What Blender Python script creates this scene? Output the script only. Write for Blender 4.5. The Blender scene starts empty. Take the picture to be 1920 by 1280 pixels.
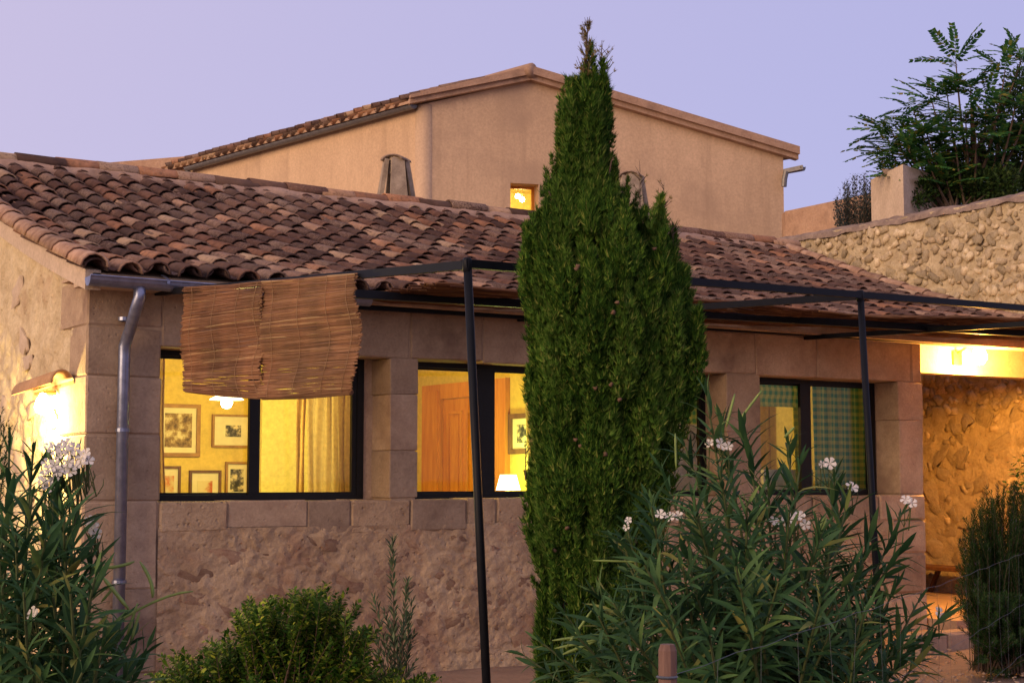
import bpy, bmesh, math, random
import numpy as np
from mathutils import Vector, Matrix, Quaternion

random.seed(7)
RNG = np.random.default_rng(11)
scene = bpy.context.scene
COL = scene.collection
PI = math.pi
R = math.radians

# ------------------------------------------------------------------ camera
E = 1.42                                   # eye height, ground at z = 0
PITCH = math.atan(257 / 2900)
HD = Vector((.54, .8415, 0)).normalized()  # heading of the view
RT = Vector((HD.y, -HD.x, 0))              # right of the view
CAM = Vector((-3.236, -10.398, E))
cam_d = bpy.data.cameras.new('camera')
cam_d.sensor_width = 36
cam_d.lens = 2900 / 1920 * 36
cam_d.clip_end = 2000
cam = bpy.data.objects.new('camera', cam_d)
COL.objects.link(cam)
cam.location = CAM
FW = (HD * math.cos(PITCH) + Vector((0, 0, math.sin(PITCH)))).normalized()
cam.rotation_euler = FW.to_track_quat('-Z', 'Y').to_euler()
scene.camera = cam

# ------------------------------------------------------------------ sky, sun, exposure
TO_SUN = (RT * -.735 + HD * -.678).normalized()
SUN_EL = R(13)
TO_SUN = (TO_SUN * math.cos(SUN_EL) + Vector((0, 0, math.sin(SUN_EL)))).normalized()
world = bpy.data.worlds.new('World')
scene.world = world
world.use_nodes = True
wn = world.node_tree
wn.nodes.clear()
sky = wn.nodes.new('ShaderNodeTexSky')
sky.sky_type = 'NISHITA'
sky.sun_disc = False
sky.sun_elevation = SUN_EL
sky.sun_rotation = math.atan2(TO_SUN.x, TO_SUN.y)
sky.air_density = 1.0
sky.dust_density = 1.2
sky.ozone_density = 3.0
tint = wn.nodes.new('ShaderNodeMix')
tint.data_type = 'RGBA'
tint.blend_type = 'MIX'
tint.inputs['Factor'].default_value = .82
wc = wn.nodes.new('ShaderNodeTexCoord'); wd = wn.nodes.new('ShaderNodeVectorMath'); wd.operation = 'DOT_PRODUCT'
wd.inputs[1].default_value = (TO_SUN.x, TO_SUN.y, 0)
wr = wn.nodes.new('ShaderNodeMapRange'); wr.inputs[1].default_value = -.92; wr.inputs[2].default_value = -.36
wm = wn.nodes.new('ShaderNodeMix'); wm.data_type = 'RGBA'            # dusk lavender: bluer away from the sunset, pinker towards it
wm.inputs['A'].default_value = (4.0, 3.85, 6.7, 1); wm.inputs['B'].default_value = (5.6, 4.85, 6.9, 1)
wn.links.new(wc.outputs['Generated'], wd.inputs[0]); wn.links.new(wd.outputs['Value'], wr.inputs[0]); wn.links.new(wr.outputs[0], wm.inputs['Factor'])
wn.links.new(wm.outputs['Result'], tint.inputs['B'])
bg = wn.nodes.new('ShaderNodeBackground')
bg.inputs['Strength'].default_value = .10
wo = wn.nodes.new('ShaderNodeOutputWorld')
wn.links.new(sky.outputs['Color'], tint.inputs['A'])
wn.links.new(tint.outputs['Result'], bg.inputs['Color'])
wn.links.new(bg.outputs['Background'], wo.inputs['Surface'])
sun_d = bpy.data.lights.new('sun', 'SUN')
sun_d.energy = 2.8
sun_d.angle = R(45)
sun_d.color = (1, .66, .36)
sun = bpy.data.objects.new('sun', sun_d)
COL.objects.link(sun)
sun.rotation_euler = TO_SUN.to_track_quat('Z', 'Y').to_euler()
vs = scene.view_settings
vs.view_transform = 'Standard'
vs.look = 'None'
vs.exposure = .30
vs.gamma = 1
vs.use_curve_mapping = False
scene.cycles.max_bounces = 8
scene.cycles.transparent_max_bounces = 12
scene.cycles.use_denoising = True

# ------------------------------------------------------------------ placing helpers
def ray(x, y):
    a, b = (x - 960) / 2900, (640 - y) / 2900
    return RT * a + HD * (math.cos(PITCH) - b * math.sin(PITCH)) + Vector((0, 0, math.sin(PITCH) + b * math.cos(PITCH)))
def at_depth(x, y, d):
    r = ray(x, y); return CAM + r * (d / r.dot(HD))
def on_y(x, y, Y):
    r = ray(x, y); return CAM + r * ((Y - CAM.y) / r.y)
def on_x(x, y, X):
    r = ray(x, y); return CAM + r * ((X - CAM.x) / r.x)
def px_of(p):
    v = Vector(p) - CAM; f = v.dot(FW)
    up = RT.cross(FW)
    return (960 + 2900 * v.dot(RT) / f, 640 - 2900 * v.dot(up) / f)

# ------------------------------------------------------------------ object helpers
def tag(o, label=None, cat=None, group=None, kind=None):
    if label: o['label'] = label
    if cat: o['category'] = cat
    if group: o['group'] = group
    if kind: o['kind'] = kind
    return o
def attach(o, parent):
    if parent is not None:
        o.parent = parent
        if parent.type == 'EMPTY':
            o.matrix_parent_inverse = Matrix.Translation(-Vector(parent.location))
    return o
def thing(name, loc, label, cat, group=None):
    o = bpy.data.objects.new(name, None)
    o.empty_display_size = .2
    o.location = loc
    COL.objects.link(o)
    return tag(o, label, cat, group)
def link_mesh(name, me, parent=None, loc=None, rot=None, scale=None):
    o = bpy.data.objects.new(name, me)
    COL.objects.link(o)
    attach(o, parent)
    if loc is not None: o.location = loc
    if rot is not None:
        o.rotation_mode = 'QUATERNION' if isinstance(rot, Quaternion) else 'XYZ'
        if isinstance(rot, Quaternion): o.rotation_quaternion = rot
        else: o.rotation_euler = rot
    if scale is not None: o.scale = scale
    return o
def np_mesh(name, V, F, mat, smooth=False):
    V = np.asarray(V, dtype=np.float32); F = np.asarray(F, dtype=np.int32)
    me = bpy.data.meshes.new(name)
    k = F.shape[1]
    me.vertices.add(len(V)); me.vertices.foreach_set('co', V.ravel())
    me.loops.add(F.size); me.loops.foreach_set('vertex_index', F.ravel())
    me.polygons.add(len(F))
    me.polygons.foreach_set('loop_start', np.arange(0, F.size, k, dtype=np.int32))
    me.polygons.foreach_set('loop_total', np.full(len(F), k, dtype=np.int32))
    if smooth: me.polygons.foreach_set('use_smooth', np.ones(len(F), dtype=bool))
    me.update(calc_edges=True)
    if mat: me.materials.append(mat)
    return me
class MB:
    def __init__(s): s.v, s.f = [], []
    def add(s, v, f):
        n = len(s.v); s.v += [tuple(p) for p in v]; s.f += [tuple(i + n for i in q) for q in f]
    def box(s, x0, x1, y0, y1, z0, z1):
        s.hexa([(x0, y0, z0), (x1, y0, z0), (x1, y1, z0), (x0, y1, z0), (x0, y0, z1), (x1, y0, z1), (x1, y1, z1), (x0, y1, z1)])
    def hexa(s, p):
        s.add(p, [(0, 3, 2, 1), (4, 5, 6, 7), (0, 1, 5, 4), (1, 2, 6, 5), (2, 3, 7, 6), (3, 0, 4, 7)])
    def bar(s, a, b, w, h):
        a, b = Vector(a), Vector(b); d = (b - a).normalized()
        up = Vector((0, 0, 1)) if abs(d.z) < .9 else Vector((0, 1, 0))
        x = d.cross(up).normalized() * w / 2; y = x.cross(d).normalized() * h / 2
        s.hexa([a - x - y, a + x - y, b + x - y, b - x - y, a - x + y, a + x + y, b + x + y, b - x + y])
    def tube(s, pts, r, n=6, cap=True):
        pts = [Vector(p) for p in pts]; rs = r if isinstance(r, (list, tuple)) else [r] * len(pts)
        base = len(s.v); u = None
        for i, p in enumerate(pts):
            t = (pts[min(i + 1, len(pts) - 1)] - pts[max(i - 1, 0)])
            t = t.normalized() if t.length > 1e-9 else Vector((0, 0, 1))
            if u is None:
                u = t.cross(Vector((0, 0, 1)) if abs(t.z) < .9 else Vector((1, 0, 0))).normalized()
            else:
                u = (u - t * u.dot(t)).normalized()
            w = t.cross(u)
            for k in range(n):
                a = 2 * PI * k / n
                s.v.append(tuple(p + (u * math.cos(a) + w * math.sin(a)) * rs[i]))
        for i in range(len(pts) - 1):
            for k in range(n):
                a, b = base + i * n + k, base + i * n + (k + 1) % n
                s.f.append((a, b, b + n, a + n))
        if cap:
            s.f.append(tuple(base + k for k in range(n))[::-1])
            s.f.append(tuple(base + (len(pts) - 1) * n + k for k in range(n)))
    def lathe(s, c, prof, n=20):
        base = len(s.v)
        for r, z in prof:
            for k in range(n):
                a = 2 * PI * k / n
                s.v.append((c[0] + r * math.cos(a), c[1] + r * math.sin(a), c[2] + z))
        for i in range(len(prof) - 1):
            for k in range(n):
                a, b = base + i * n + k, base + i * n + (k + 1) % n
                s.f.append((a, b, b + n, a + n))
    def mesh(s, name, mat, smooth=False):
        me = bpy.data.meshes.new(name)
        me.from_pydata(s.v, [], s.f)
        if mat: me.materials.append(mat)
        if smooth:
            for p in me.polygons: p.use_smooth = True
        me.update()
        return me
    def build(s, name, mat, parent=None, smooth=False):
        return link_mesh(name, s.mesh(name, mat, smooth), parent)
def bevel_box(name, mat, dims, bev, jit, seed):
    """block centred on the origin with worn edges"""
    rr = random.Random(seed)
    bm = bmesh.new()
    bmesh.ops.create_cube(bm, size=1)
    for v in bm.verts:
        v.co = Vector((v.co.x * dims[0] + rr.uniform(-jit, jit), v.co.y * dims[1] + rr.uniform(-jit, jit) * .4, v.co.z * dims[2] + rr.uniform(-jit, jit)))
    bmesh.ops.bevel(bm, geom=list(bm.edges), offset=bev, segments=1, affect='EDGES', clamp_overlap=True)
    for v in bm.verts:
        v.co += Vector((rr.uniform(-1, 1), rr.uniform(-.3, .3), rr.uniform(-1, 1))) * bev * .25
    me = bpy.data.meshes.new(name); bm.to_mesh(me); bm.free()
    me.materials.append(mat)
    return me

# ------------------------------------------------------------------ numpy noise
def _hash(ix, iy, iz, seed):
    n = (ix.astype(np.int64) * 374761393 + iy.astype(np.int64) * 668265263 + iz.astype(np.int64) * 2147483647 + seed * 1274126177) & 0x7fffffff
    n = ((n ^ (n >> 13)) * 1274126177) & 0x7fffffff
    n = (n ^ (n >> 16))
    return (n & 0xffff) / 65535.0
def vnoise(p, seed=0):
    i = np.floor(p).astype(np.int64); f = p - i; f = f * f * (3 - 2 * f)
    out = 0
    for dx in (0, 1):
        for dy in (0, 1):
            for dz in (0, 1):
                w = (f[:, 0] if dx else 1 - f[:, 0]) * (f[:, 1] if dy else 1 - f[:, 1]) * (f[:, 2] if dz else 1 - f[:, 2])
                out = out + w * _hash(i[:, 0] + dx, i[:, 1] + dy, i[:, 2] + dz, seed)
    return out
def fbm(p, octv=4, seed=0):
    s, a, o = 0, .5, 0
    for k in range(octv):
        o = o + a * vnoise(p * 2 ** k, seed + k); s += a; a *= .5
    return o / s
def worley(p, seed=0):
    i = np.floor(p).astype(np.int64)
    f1 = np.full(len(p), 9.); f2 = np.full(len(p), 9.)
    for dx in (-1, 0, 1):
        for dy in (-1, 0, 1):
            for dz in (-1, 0, 1):
                c = i + np.array([dx, dy, dz])
                q = c + np.stack([_hash(c[:, 0], c[:, 1], c[:, 2], seed + k) for k in (1, 2, 3)], 1)
                d = np.linalg.norm(q - p, axis=1)
                f2 = np.where(d < f1, f1, np.minimum(f2, d)); f1 = np.minimum(f1, d)
    return f1, f2
def relief(name, mat, origin, u, v, n, nu, nv, fn, parent, top=None):
    """a grid over origin + s*u + t*v pushed out along n by fn(points)"""
    S, T = np.meshgrid(np.linspace(0, 1, nu), np.linspace(0, 1, nv), indexing='ij')
    S, T = S.ravel(), T.ravel()
    P = np.array(origin) + S[:, None] * np.array(u) + T[:, None] * np.array(v)
    if top is not None: P[:, 2] = P[:, 2] * 0 + origin[2] + T * (top(P) - origin[2])
    P = P + fn(P)[:, None] * np.array(n)
    a = (np.arange(nu - 1)[:, None] * nv + np.arange(nv - 1)[None, :]).ravel()
    F = np.stack([a, a + nv, a + nv + 1, a + 1], 1)
    if np.dot(np.cross(u, v), n) < 0: F = F[:, ::-1]
    return link_mesh(name, np_mesh(name, P, F, mat, True), parent)

# ------------------------------------------------------------------ materials
def new_mat(name):
    m = bpy.data.materials.new(name); m.use_nodes = True
    nt = m.node_tree; nt.nodes.clear()
    out = nt.nodes.new('ShaderNodeOutputMaterial')
    return m, nt, out
def ramp(nt, fac, stops):
    r = nt.nodes.new('ShaderNodeValToRGB')
    e = r.color_ramp.elements
    while len(e) < len(stops): e.new(.5)
    for i, (p, c) in enumerate(stops):
        e[i].position = p; e[i].color = (*c, 1)
    nt.links.new(fac, r.inputs['Fac'])
    return r.outputs['Color']
def noise(nt, vec, scale, detail=4, rough=.6):
    n = nt.nodes.new('ShaderNodeTexNoise')
    n.inputs['Scale'].default_value = scale; n.inputs['Detail'].default_value = detail; n.inputs['Roughness'].default_value = rough
    nt.links.new(vec, n.inputs['Vector'])
    return n.outputs['Fac']
def mixc(nt, fac, a, b, mode='MIX'):
    m = nt.nodes.new('ShaderNodeMix'); m.data_type = 'RGBA'; m.blend_type = mode
    for sock, val in (('Factor', fac), ('A', a), ('B', b)):
        i = m.inputs[sock]
        if hasattr(val, 'node'): nt.links.new(val, i)
        elif isinstance(val, tuple): i.default_value = (*val, 1)
        else: i.default_value = val
    return m.outputs['Result']
def mth(nt, op, a, b=None):
    m = nt.nodes.new('ShaderNodeMath'); m.operation = op
    for k, val in enumerate((a, b)):
        if val is None: continue
        if hasattr(val, 'node'): nt.links.new(val, m.inputs[k])
        else: m.inputs[k].default_value = val
    return m.outputs[0]
def rnd(nt):
    """a random number per object and per loose piece of a mesh"""
    o = nt.nodes.new('ShaderNodeObjectInfo'); g = nt.nodes.new('ShaderNodeNewGeometry')
    return mth(nt, 'FRACT', mth(nt, 'ADD', o.outputs['Random'], g.outputs['Random Per Island']))
def coords(nt, shift=True):
    t = nt.nodes.new('ShaderNodeTexCoord')
    if not shift: return t.outputs['Object']
    o = nt.nodes.new('ShaderNodeObjectInfo')
    a = nt.nodes.new('ShaderNodeVectorMath'); a.operation = 'MULTIPLY_ADD'
    c = nt.nodes.new('ShaderNodeCombineXYZ')
    for k in range(3): nt.links.new(o.outputs['Random'], c.inputs[k])
    nt.links.new(c.outputs[0], a.inputs[0]); a.inputs[1].default_value = (37, 71, 53)
    nt.links.new(t.outputs['Object'], a.inputs[2])
    return a.outputs[0]
def finish(nt, out, color, rough=.9, bump=None, bdist=.01, bstr=.6, metal=0, spec=.3):
    b = nt.nodes.new('ShaderNodeBsdfPrincipled')
    if hasattr(color, 'node'): nt.links.new(color, b.inputs['Base Color'])
    else: b.inputs['Base Color'].default_value = (*color, 1)
    b.inputs['Roughness'].default_value = rough; b.inputs['Metallic'].default_value = metal
    b.inputs['Specular IOR Level'].default_value = spec
    if bump is not None:
        bp = nt.nodes.new('ShaderNodeBump'); bp.inputs['Distance'].default_value = bdist; bp.inputs['Strength'].default_value = bstr
        nt.links.new(bump, bp.inputs['Height']); nt.links.new(bp.outputs[0], b.inputs['Normal'])
    nt.links.new(b.outputs[0], out.inputs['Surface'])
    return b
def stone_mat(name, cols, scale=3, fine=40, rough=.95, bdist=.012, bstr=.6, pits=0, vary=.0, stain=None, stretch=None, streak=0):
    m, nt, out = new_mat(name)
    v = coords(nt)
    vv = v
    if stretch:
        mp = nt.nodes.new('ShaderNodeMapping'); mp.inputs['Scale'].default_value = stretch
        nt.links.new(v, mp.inputs['Vector']); vv = mp.outputs[0]
    n1 = noise(nt, vv, scale, 6, .65)
    k = len(cols)
    c = ramp(nt, n1, [(.32 + .36 * i / (k - 1), cols[i]) for i in range(k)])
    n2 = noise(nt, v, fine, 5, .7)
    c = mixc(nt, .35, c, ramp(nt, n2, [(.3, (.45, .45, .45)), (.7, (1.25, 1.25, 1.25))]), 'MULTIPLY')
    if stain:
        n3 = noise(nt, v, stain[1], 3, .6)
        c = mixc(nt, ramp(nt, n3, [(.55, (0, 0, 0)), (.72, (stain[2],) * 3)]), c, stain[0])
    if streak:
        mp2 = nt.nodes.new('ShaderNodeMapping'); mp2.inputs['Scale'].default_value = (2.6, 2.6, .16)
        nt.links.new(v, mp2.inputs['Vector'])
        n4 = noise(nt, mp2.outputs[0], 1.6, 5, .7)
        c = mixc(nt, ramp(nt, n4, [(.52, (0, 0, 0)), (.74, (streak,) * 3)]), c, (.33, .22, .14))
    if vary:
        c = mixc(nt, 1, c, ramp(nt, rnd(nt), [(0, (1 - vary,) * 3), (1, (1 + vary * .6,) * 3)]), 'MULTIPLY')
    h = mth(nt, 'ADD', mth(nt, 'MULTIPLY', n1, .6), mth(nt, 'MULTIPLY', n2, .5))
    if pits:
        p = nt.nodes.new('ShaderNodeTexVoronoi'); p.inputs['Scale'].default_value = pits
        nt.links.new(v, p.inputs['Vector'])
        h = mth(nt, 'ADD', h, mth(nt, 'MULTIPLY', mth(nt, 'MINIMUM', p.outputs['Distance'], .25), 1.6))
    finish(nt, out, c, rough, h, bdist, bstr)
    return m
def plain(name, col, rough=.5, metal=0, spec=.4, bscale=None, vary=.2):
    m, nt, out = new_mat(name)
    v = coords(nt)
    n = noise(nt, v, bscale or 18, 4)
    c = mixc(nt, 1, col, ramp(nt, n, [(.3, (1 - vary,) * 3), (.7, (1 + vary,) * 3)]), 'MULTIPLY')
    finish(nt, out, c, rough, n, .002, .3, metal, spec)
    return m
def leaf_mat(name, stops, trans=.3, rough=.5, spec=.35):
    m, nt, out = new_mat(name)
    c = ramp(nt, rnd(nt), stops)
    n = noise(nt, coords(nt, False), 2.2, 3)
    c = mixc(nt, 1, c, ramp(nt, n, [(.3, (.65, .7, .65)), (.7, (1.3, 1.25, 1.1))]), 'MULTIPLY')
    b = finish(nt, out, c, rough, spec=spec)
    t = nt.nodes.new('ShaderNodeBsdfTranslucent'); nt.links.new(c, t.inputs['Color'])
    mx = nt.nodes.new('ShaderNodeMixShader'); mx.inputs[0].default_value = trans
    nt.links.new(b.outputs[0], mx.inputs[1]); nt.links.new(t.outputs[0], mx.inputs[2])
    nt.links.new(mx.outputs[0], out.inputs['Surface'])
    return m
def emit_mat(name, col, s):
    m, nt, out = new_mat(name)
    e = nt.nodes.new('ShaderNodeEmission'); e.inputs['Color'].default_value = (*col, 1); e.inputs['Strength'].default_value = s
    nt.links.new(e.outputs[0], out.inputs['Surface'])
    return m
def cloth_mat(name, col, trans=.45, weave=260, col2=None, pattern=None):
    m, nt, out = new_mat(name)
    v = coords(nt, False)
    n = noise(nt, v, 30, 4)
    c = mixc(nt, 1, col, ramp(nt, n, [(.3, (.85,) * 3), (.7, (1.12,) * 3)]), 'MULTIPLY')
    if pattern:                                   # woven gingham squares
        sx = nt.nodes.new('ShaderNodeSeparateXYZ'); nt.links.new(v, sx.inputs[0])
        gx = mth(nt, 'GREATER_THAN', mth(nt, 'FRACT', mth(nt, 'DIVIDE', sx.outputs[0], pattern)), .5)
        gz = mth(nt, 'GREATER_THAN', mth(nt, 'FRACT', mth(nt, 'DIVIDE', sx.outputs[2], pattern)), .5)
        c = mixc(nt, mth(nt, 'MULTIPLY', mth(nt, 'ADD', gx, gz), .5), c, col2)
    b = finish(nt, out, c, .9, n, .002, .3)
    t = nt.nodes.new('ShaderNodeBsdfTranslucent'); nt.links.new(c, t.inputs['Color'])
    mx = nt.nodes.new('ShaderNodeMixShader'); mx.inputs[0].default_value = trans
    nt.links.new(b.outputs[0], mx.inputs[1]); nt.links.new(t.outputs[0], mx.inputs[2])
    nt.links.new(mx.outputs[0], out.inputs['Surface'])
    return m
def wood_mat(name, c1, c2, scale=(1, 1, 1), rough=.55):
    m, nt, out = new_mat(name)
    v = coords(nt)
    mp = nt.nodes.new('ShaderNodeMapping'); mp.inputs['Scale'].default_value = scale
    nt.links.new(v, mp.inputs['Vector'])
    n = noise(nt, mp.outputs[0], 6, 6, .65)
    c = ramp(nt, n, [(.35, c1), (.65, c2)])
    finish(nt, out, c, rough, n, .003, .4)
    return m
def glass_mat():
    m, nt, out = new_mat('window_glass')
    t = nt.nodes.new('ShaderNodeBsdfTransparent'); t.inputs['Color'].default_value = (.93, .95, .93, 1)
    g = nt.nodes.new('ShaderNodeBsdfGlossy'); g.inputs['Roughness'].default_value = .03
    f = nt.nodes.new('ShaderNodeFresnel'); f.inputs['IOR'].default_value = 1.4
    x = nt.nodes.new('ShaderNodeMixShader')
    nt.links.new(f.outputs[0], x.inputs[0]); nt.links.new(t.outputs[0], x.inputs[1]); nt.links.new(g.outputs[0], x.inputs[2])
    nt.links.new(x.outputs[0], out.inputs['Surface'])
    return m
def tile_mat(name, lichen=.55):
    m, nt, out = new_mat(name)
    v = coords(nt)
    r = rnd(nt)
    base = ramp(nt, r, [(0, (.062, .036, .030)), (.30, (.092, .051, .040)), (.60, (.125, .066, .049)), (.80, (.18, .092, .062)), (.90, (.36, .18, .10)), (.96, (.38, .235, .15)), (1, (.42, .31, .21))])
    n1 = noise(nt, v, 9, 6, .7)
    base = mixc(nt, .8, base, ramp(nt, n1, [(.3, (.5, .48, .5)), (.7, (1.3, 1.25, 1.2))]), 'MULTIPLY')
    n2 = noise(nt, v, 55, 4, .7)
    r2 = mth(nt, 'FRACT', mth(nt, 'MULTIPLY', r, 7.31))
    thr = ramp(nt, mth(nt, 'ADD', mth(nt, 'MULTIPLY', n2, .75), mth(nt, 'MULTIPLY', r2, .32)), [(.56, (0, 0, 0)), (.68, (lichen * .8,) * 3)])
    base = mixc(nt, thr, base, (.36, .26, .20))
    n3 = noise(nt, v, 22, 5, .7)
    dk = ramp(nt, n3, [(.52, (0, 0, 0)), (.68, (.6,) * 3)])
    base = mixc(nt, dk, base, (.045, .030, .028))
    gp_ = nt.nodes.new('ShaderNodeNewGeometry')
    n5 = noise(nt, gp_.outputs['Position'], .9, 4, .6)               # weathering that drifts over the whole roof
    base = mixc(nt, ramp(nt, n5, [(.42, (0, 0, 0)), (.68, (.24,) * 3)]), base, (.22, .165, .135))
    base = mixc(nt, 1, base, ramp(nt, n5, [(.3, (.8, .78, .78)), (.7, (1.18, 1.15, 1.12))]), 'MULTIPLY')
    finish(nt, out, base, .95, mth(nt, 'ADD', n1, n2), .006, .6, spec=.2)
    return m

M = {}
M['stone'] = stone_mat('ashlar_stone', [(.33, .225, .150), (.44, .315, .210), (.53, .39, .265)], 2.6, 45, bdist=.012, bstr=.8, pits=22, vary=.30, stain=((.17, .10, .075), 2.3, .7))
M['mortar'] = stone_mat('wall_mortar', [(.32, .225, .15), (.44, .32, .21)], 3, 30)
M['rough'] = stone_mat('rough_render', [(.31, .205, .125), (.46, .32, .195), (.57, .415, .26)], 2.6, 34, bdist=.03, bstr=1, pits=17, stain=((.27, .135, .085), 2.3, .6))
M['rough_stone'] = stone_mat('rough_stone', [(.27, .14, .09), (.38, .24, .15), (.46, .32, .21)], 4, 40, bdist=.02, bstr=.9, vary=.4, stain=((.26, .10, .06), 4, .6))
M['gable'] = stone_mat('gable_render', [(.45, .345, .205), (.58, .46, .285), (.66, .54, .35)], 3.5, 30, bdist=.025, bstr=1, pits=15, stain=((.36, .22, .13), 2.2, .6))
M['rubble'] = stone_mat('rubble_stone', [(.36, .27, .17), (.50, .39, .25), (.62, .50, .32)], 5, 40, bdist=.015, bstr=.9, vary=.42)
M['rubble_mortar'] = stone_mat('rubble_mortar', [(.40, .30, .185), (.50, .395, .25), (.60, .48, .31)], 6, 34, bdist=.03, bstr=1, pits=24, vary=.12)
M['coping'] = stone_mat('coping_stone', [(.16, .115, .095), (.24, .175, .14), (.32, .235, .18)], 5, 40)
M['chimney'] = stone_mat('chimney_stone', [(.22, .165, .12), (.32, .25, .18), (.42, .33, .24)], 6, 60, bdist=.01)
M['plaster'] = stone_mat('tan_plaster', [(.50, .34, .215), (.56, .385, .245), (.62, .43, .275)], .9, 26, bdist=.006, bstr=.5, stain=((.36, .245, .165), .8, .6), stretch=(1, 1, .45), streak=.44)
M['trim'] = stone_mat('verge_plaster', [(.36, .22, .145), (.48, .31, .21)], 4, 30, bdist=.03, bstr=.9, stain=((.24, .15, .10), 3, .7))
M['pale'] = stone_mat('pale_plaster', [(.46, .35, .25), (.58, .45, .33)], 3, 30)
M['tile'] = tile_mat('clay_tile')
M['verge_clay'] = stone_mat('verge_clay', [(.26, .15, .10), (.40, .245, .165), (.50, .34, .24)], 7, 45, bdist=.006, vary=.3, stain=((.12, .07, .055), 6, .7))
M['tile_clean'] = tile_mat('ridge_clay', .8)
M['black'] = plain('black_steel', (.006, .007, .010), .5, .0, .15)
M['alu'] = plain('black_aluminium', (.010, .010, .010), .4, 0, .2)
M['zinc'] = plain('zinc_pipe', (.22, .24, .33), .35, .75, .5)
M['oldzinc'] = plain('weathered_gutter', (.16, .15, .15), .5, .5)
M['glass'] = glass_mat()
M['reed'] = leaf_mat('dry_reed', [(0, (.18, .088, .052)), (.35, (.25, .125, .073)), (.7, (.30, .158, .093)), (.94, (.36, .20, .115)), (1, (.52, .36, .19))], .2, .7, .2)
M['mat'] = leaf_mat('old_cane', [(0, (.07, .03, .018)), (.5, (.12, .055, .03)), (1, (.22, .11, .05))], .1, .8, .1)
M['twine'] = plain('twine', (.28, .17, .09), .9)
M['ground'] = stone_mat('earth', [(.20, .13, .10), (.28, .19, .14), (.34, .24, .18)], 1.5, 30, bdist=.03, bstr=.8, pits=20)
M['terrace'] = stone_mat('terrace_stone', [(.30, .21, .16), (.38, .27, .20)], 3, 30, bdist=.015)
M['room'] = stone_mat('ochre_room_wall', [(.60, .43, .095), (.66, .48, .12)], 1.2, 20, bdist=.003)
M['room_pale'] = stone_mat('pale_room_wall', [(.76, .66, .22), (.82, .72, .26)], 1.2, 20, bdist=.003)
M['ceiling'] = plain('ceiling_board', (.42, .28, .13), .9)
M['floor'] = plain('room_floor', (.25, .13, .07), .5)
M['pine'] = wood_mat('pine_wood', (.46, .155, .018), (.60, .24, .034), (3, 3, .35))
M['darkwood'] = wood_mat('dark_wood', (.10, .045, .02), (.17, .08, .035), (2, 2, .5))
M['gilt'] = wood_mat('gilt_wood', (.24, .12, .035), (.36, .19, .06), (2, 2, 2))
M['linen'] = cloth_mat('linen', (.56, .43, .20), .55)
M['linen_dark'] = cloth_mat('linen_gold', (.50, .34, .12), .55)
M['gingham'] = cloth_mat('gingham', (.34, .38, .20), .5, col2=(.05, .20, .175), pattern=.07)
M['white'] = plain('white_paint', (.78, .76, .70), .5)
M['paper'] = plain('cream_paper', (.66, .58, .40), .9, vary=.06)
M['bulb'] = emit_mat('lamp_bulb', (1, .80, .42), 60)
M['shade_lit'] = emit_mat('lit_shade', (1, .86, .45), 7)
M['brass'] = plain('brass', (.45, .30, .10), .35, .8)
M['terracotta'] = stone_mat('terracotta', [(.40, .22, .11), (.52, .31, .16)], 8, 50, bdist=.004)
M['cypress'] = leaf_mat('cypress_leaf', [(0, (.014, .044, .008)), (.4, (.030, .080, .012)), (.72, (.060, .130, .018)), (.92, (.12, .20, .032)), (1, (.24, .26, .07))], .18, .7, .05)
M['cypress_young'] = leaf_mat('cypress_young_leaf', [(0, (.030, .078, .012)), (.5, (.060, .130, .020)), (.85, (.10, .175, .034)), (1, (.22, .24, .07))], .2, .7, .05)
M['dry'] = leaf_mat('dry_tip', [(0, (.16, .10, .06)), (.5, (.22, .17, .08)), (1, (.20, .20, .06))], .3, .7, .2)
M['cone'] = plain('cypress_cone', (.13, .075, .045), .9)
M['oleander'] = leaf_mat('oleander_leaf', [(0, (.020, .056, .024)), (.45, (.038, .094, .036)), (.8, (.066, .140, .052)), (.95, (.11, .19, .06)), (1, (.26, .25, .07))], .3, .55, .10)
M['oleander_stem'] = plain('green_stem', (.065, .085, .026), .8)
M['pod'] = plain('seed_pod', (.16, .23, .055), .6)
M['petal'] = leaf_mat('white_petal', [(0, (.70, .66, .70)), (1, (.84, .80, .80))], .35, .7, .2)
M['shrubleaf'] = leaf_mat('shrub_leaf', [(0, (.018, .058, .008)), (.5, (.050, .118, .012)), (.80, (.12, .21, .026)), (1, (.42, .46, .06))], .35, .6, .10)
M['olive'] = leaf_mat('olive_leaf', [(0, (.035, .06, .035)), (.6, (.07, .11, .06)), (1, (.15, .19, .11))], .2, .6, .12)
M['rosemary'] = leaf_mat('rosemary_leaf', [(0, (.014, .036, .012)), (.6, (.026, .060, .018)), (.95, (.05, .095, .03)), (1, (.12, .09, .16))], .15, .7, .06)
M['frond'] = leaf_mat('frond_leaf', [(0, (.022, .09, .034)), (.5, (.045, .14, .04)), (.85, (.10, .21, .04)), (1, (.26, .20, .045))], .35, .55, .2)
M['ever'] = leaf_mat('evergreen_leaf', [(0, (.016, .040, .010)), (.6, (.03, .065, .015)), (1, (.065, .10, .022))], .2, .6, .2)
M['twigleaf'] = leaf_mat('twig_leaf', [(0, (.05, .07, .08)), (1, (.09, .11, .11))], .2, .6, .2)
M['bark'] = stone_mat('bark', [(.07, .045, .03), (.13, .09, .065)], 8, 40)
M['stake'] = wood_mat('weathered_stake', (.10, .055, .045), (.19, .115, .09), (6, 6, .8), .9)
M['wire'] = plain('fence_wire', (.10, .11, .13), .6, .5)

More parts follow.
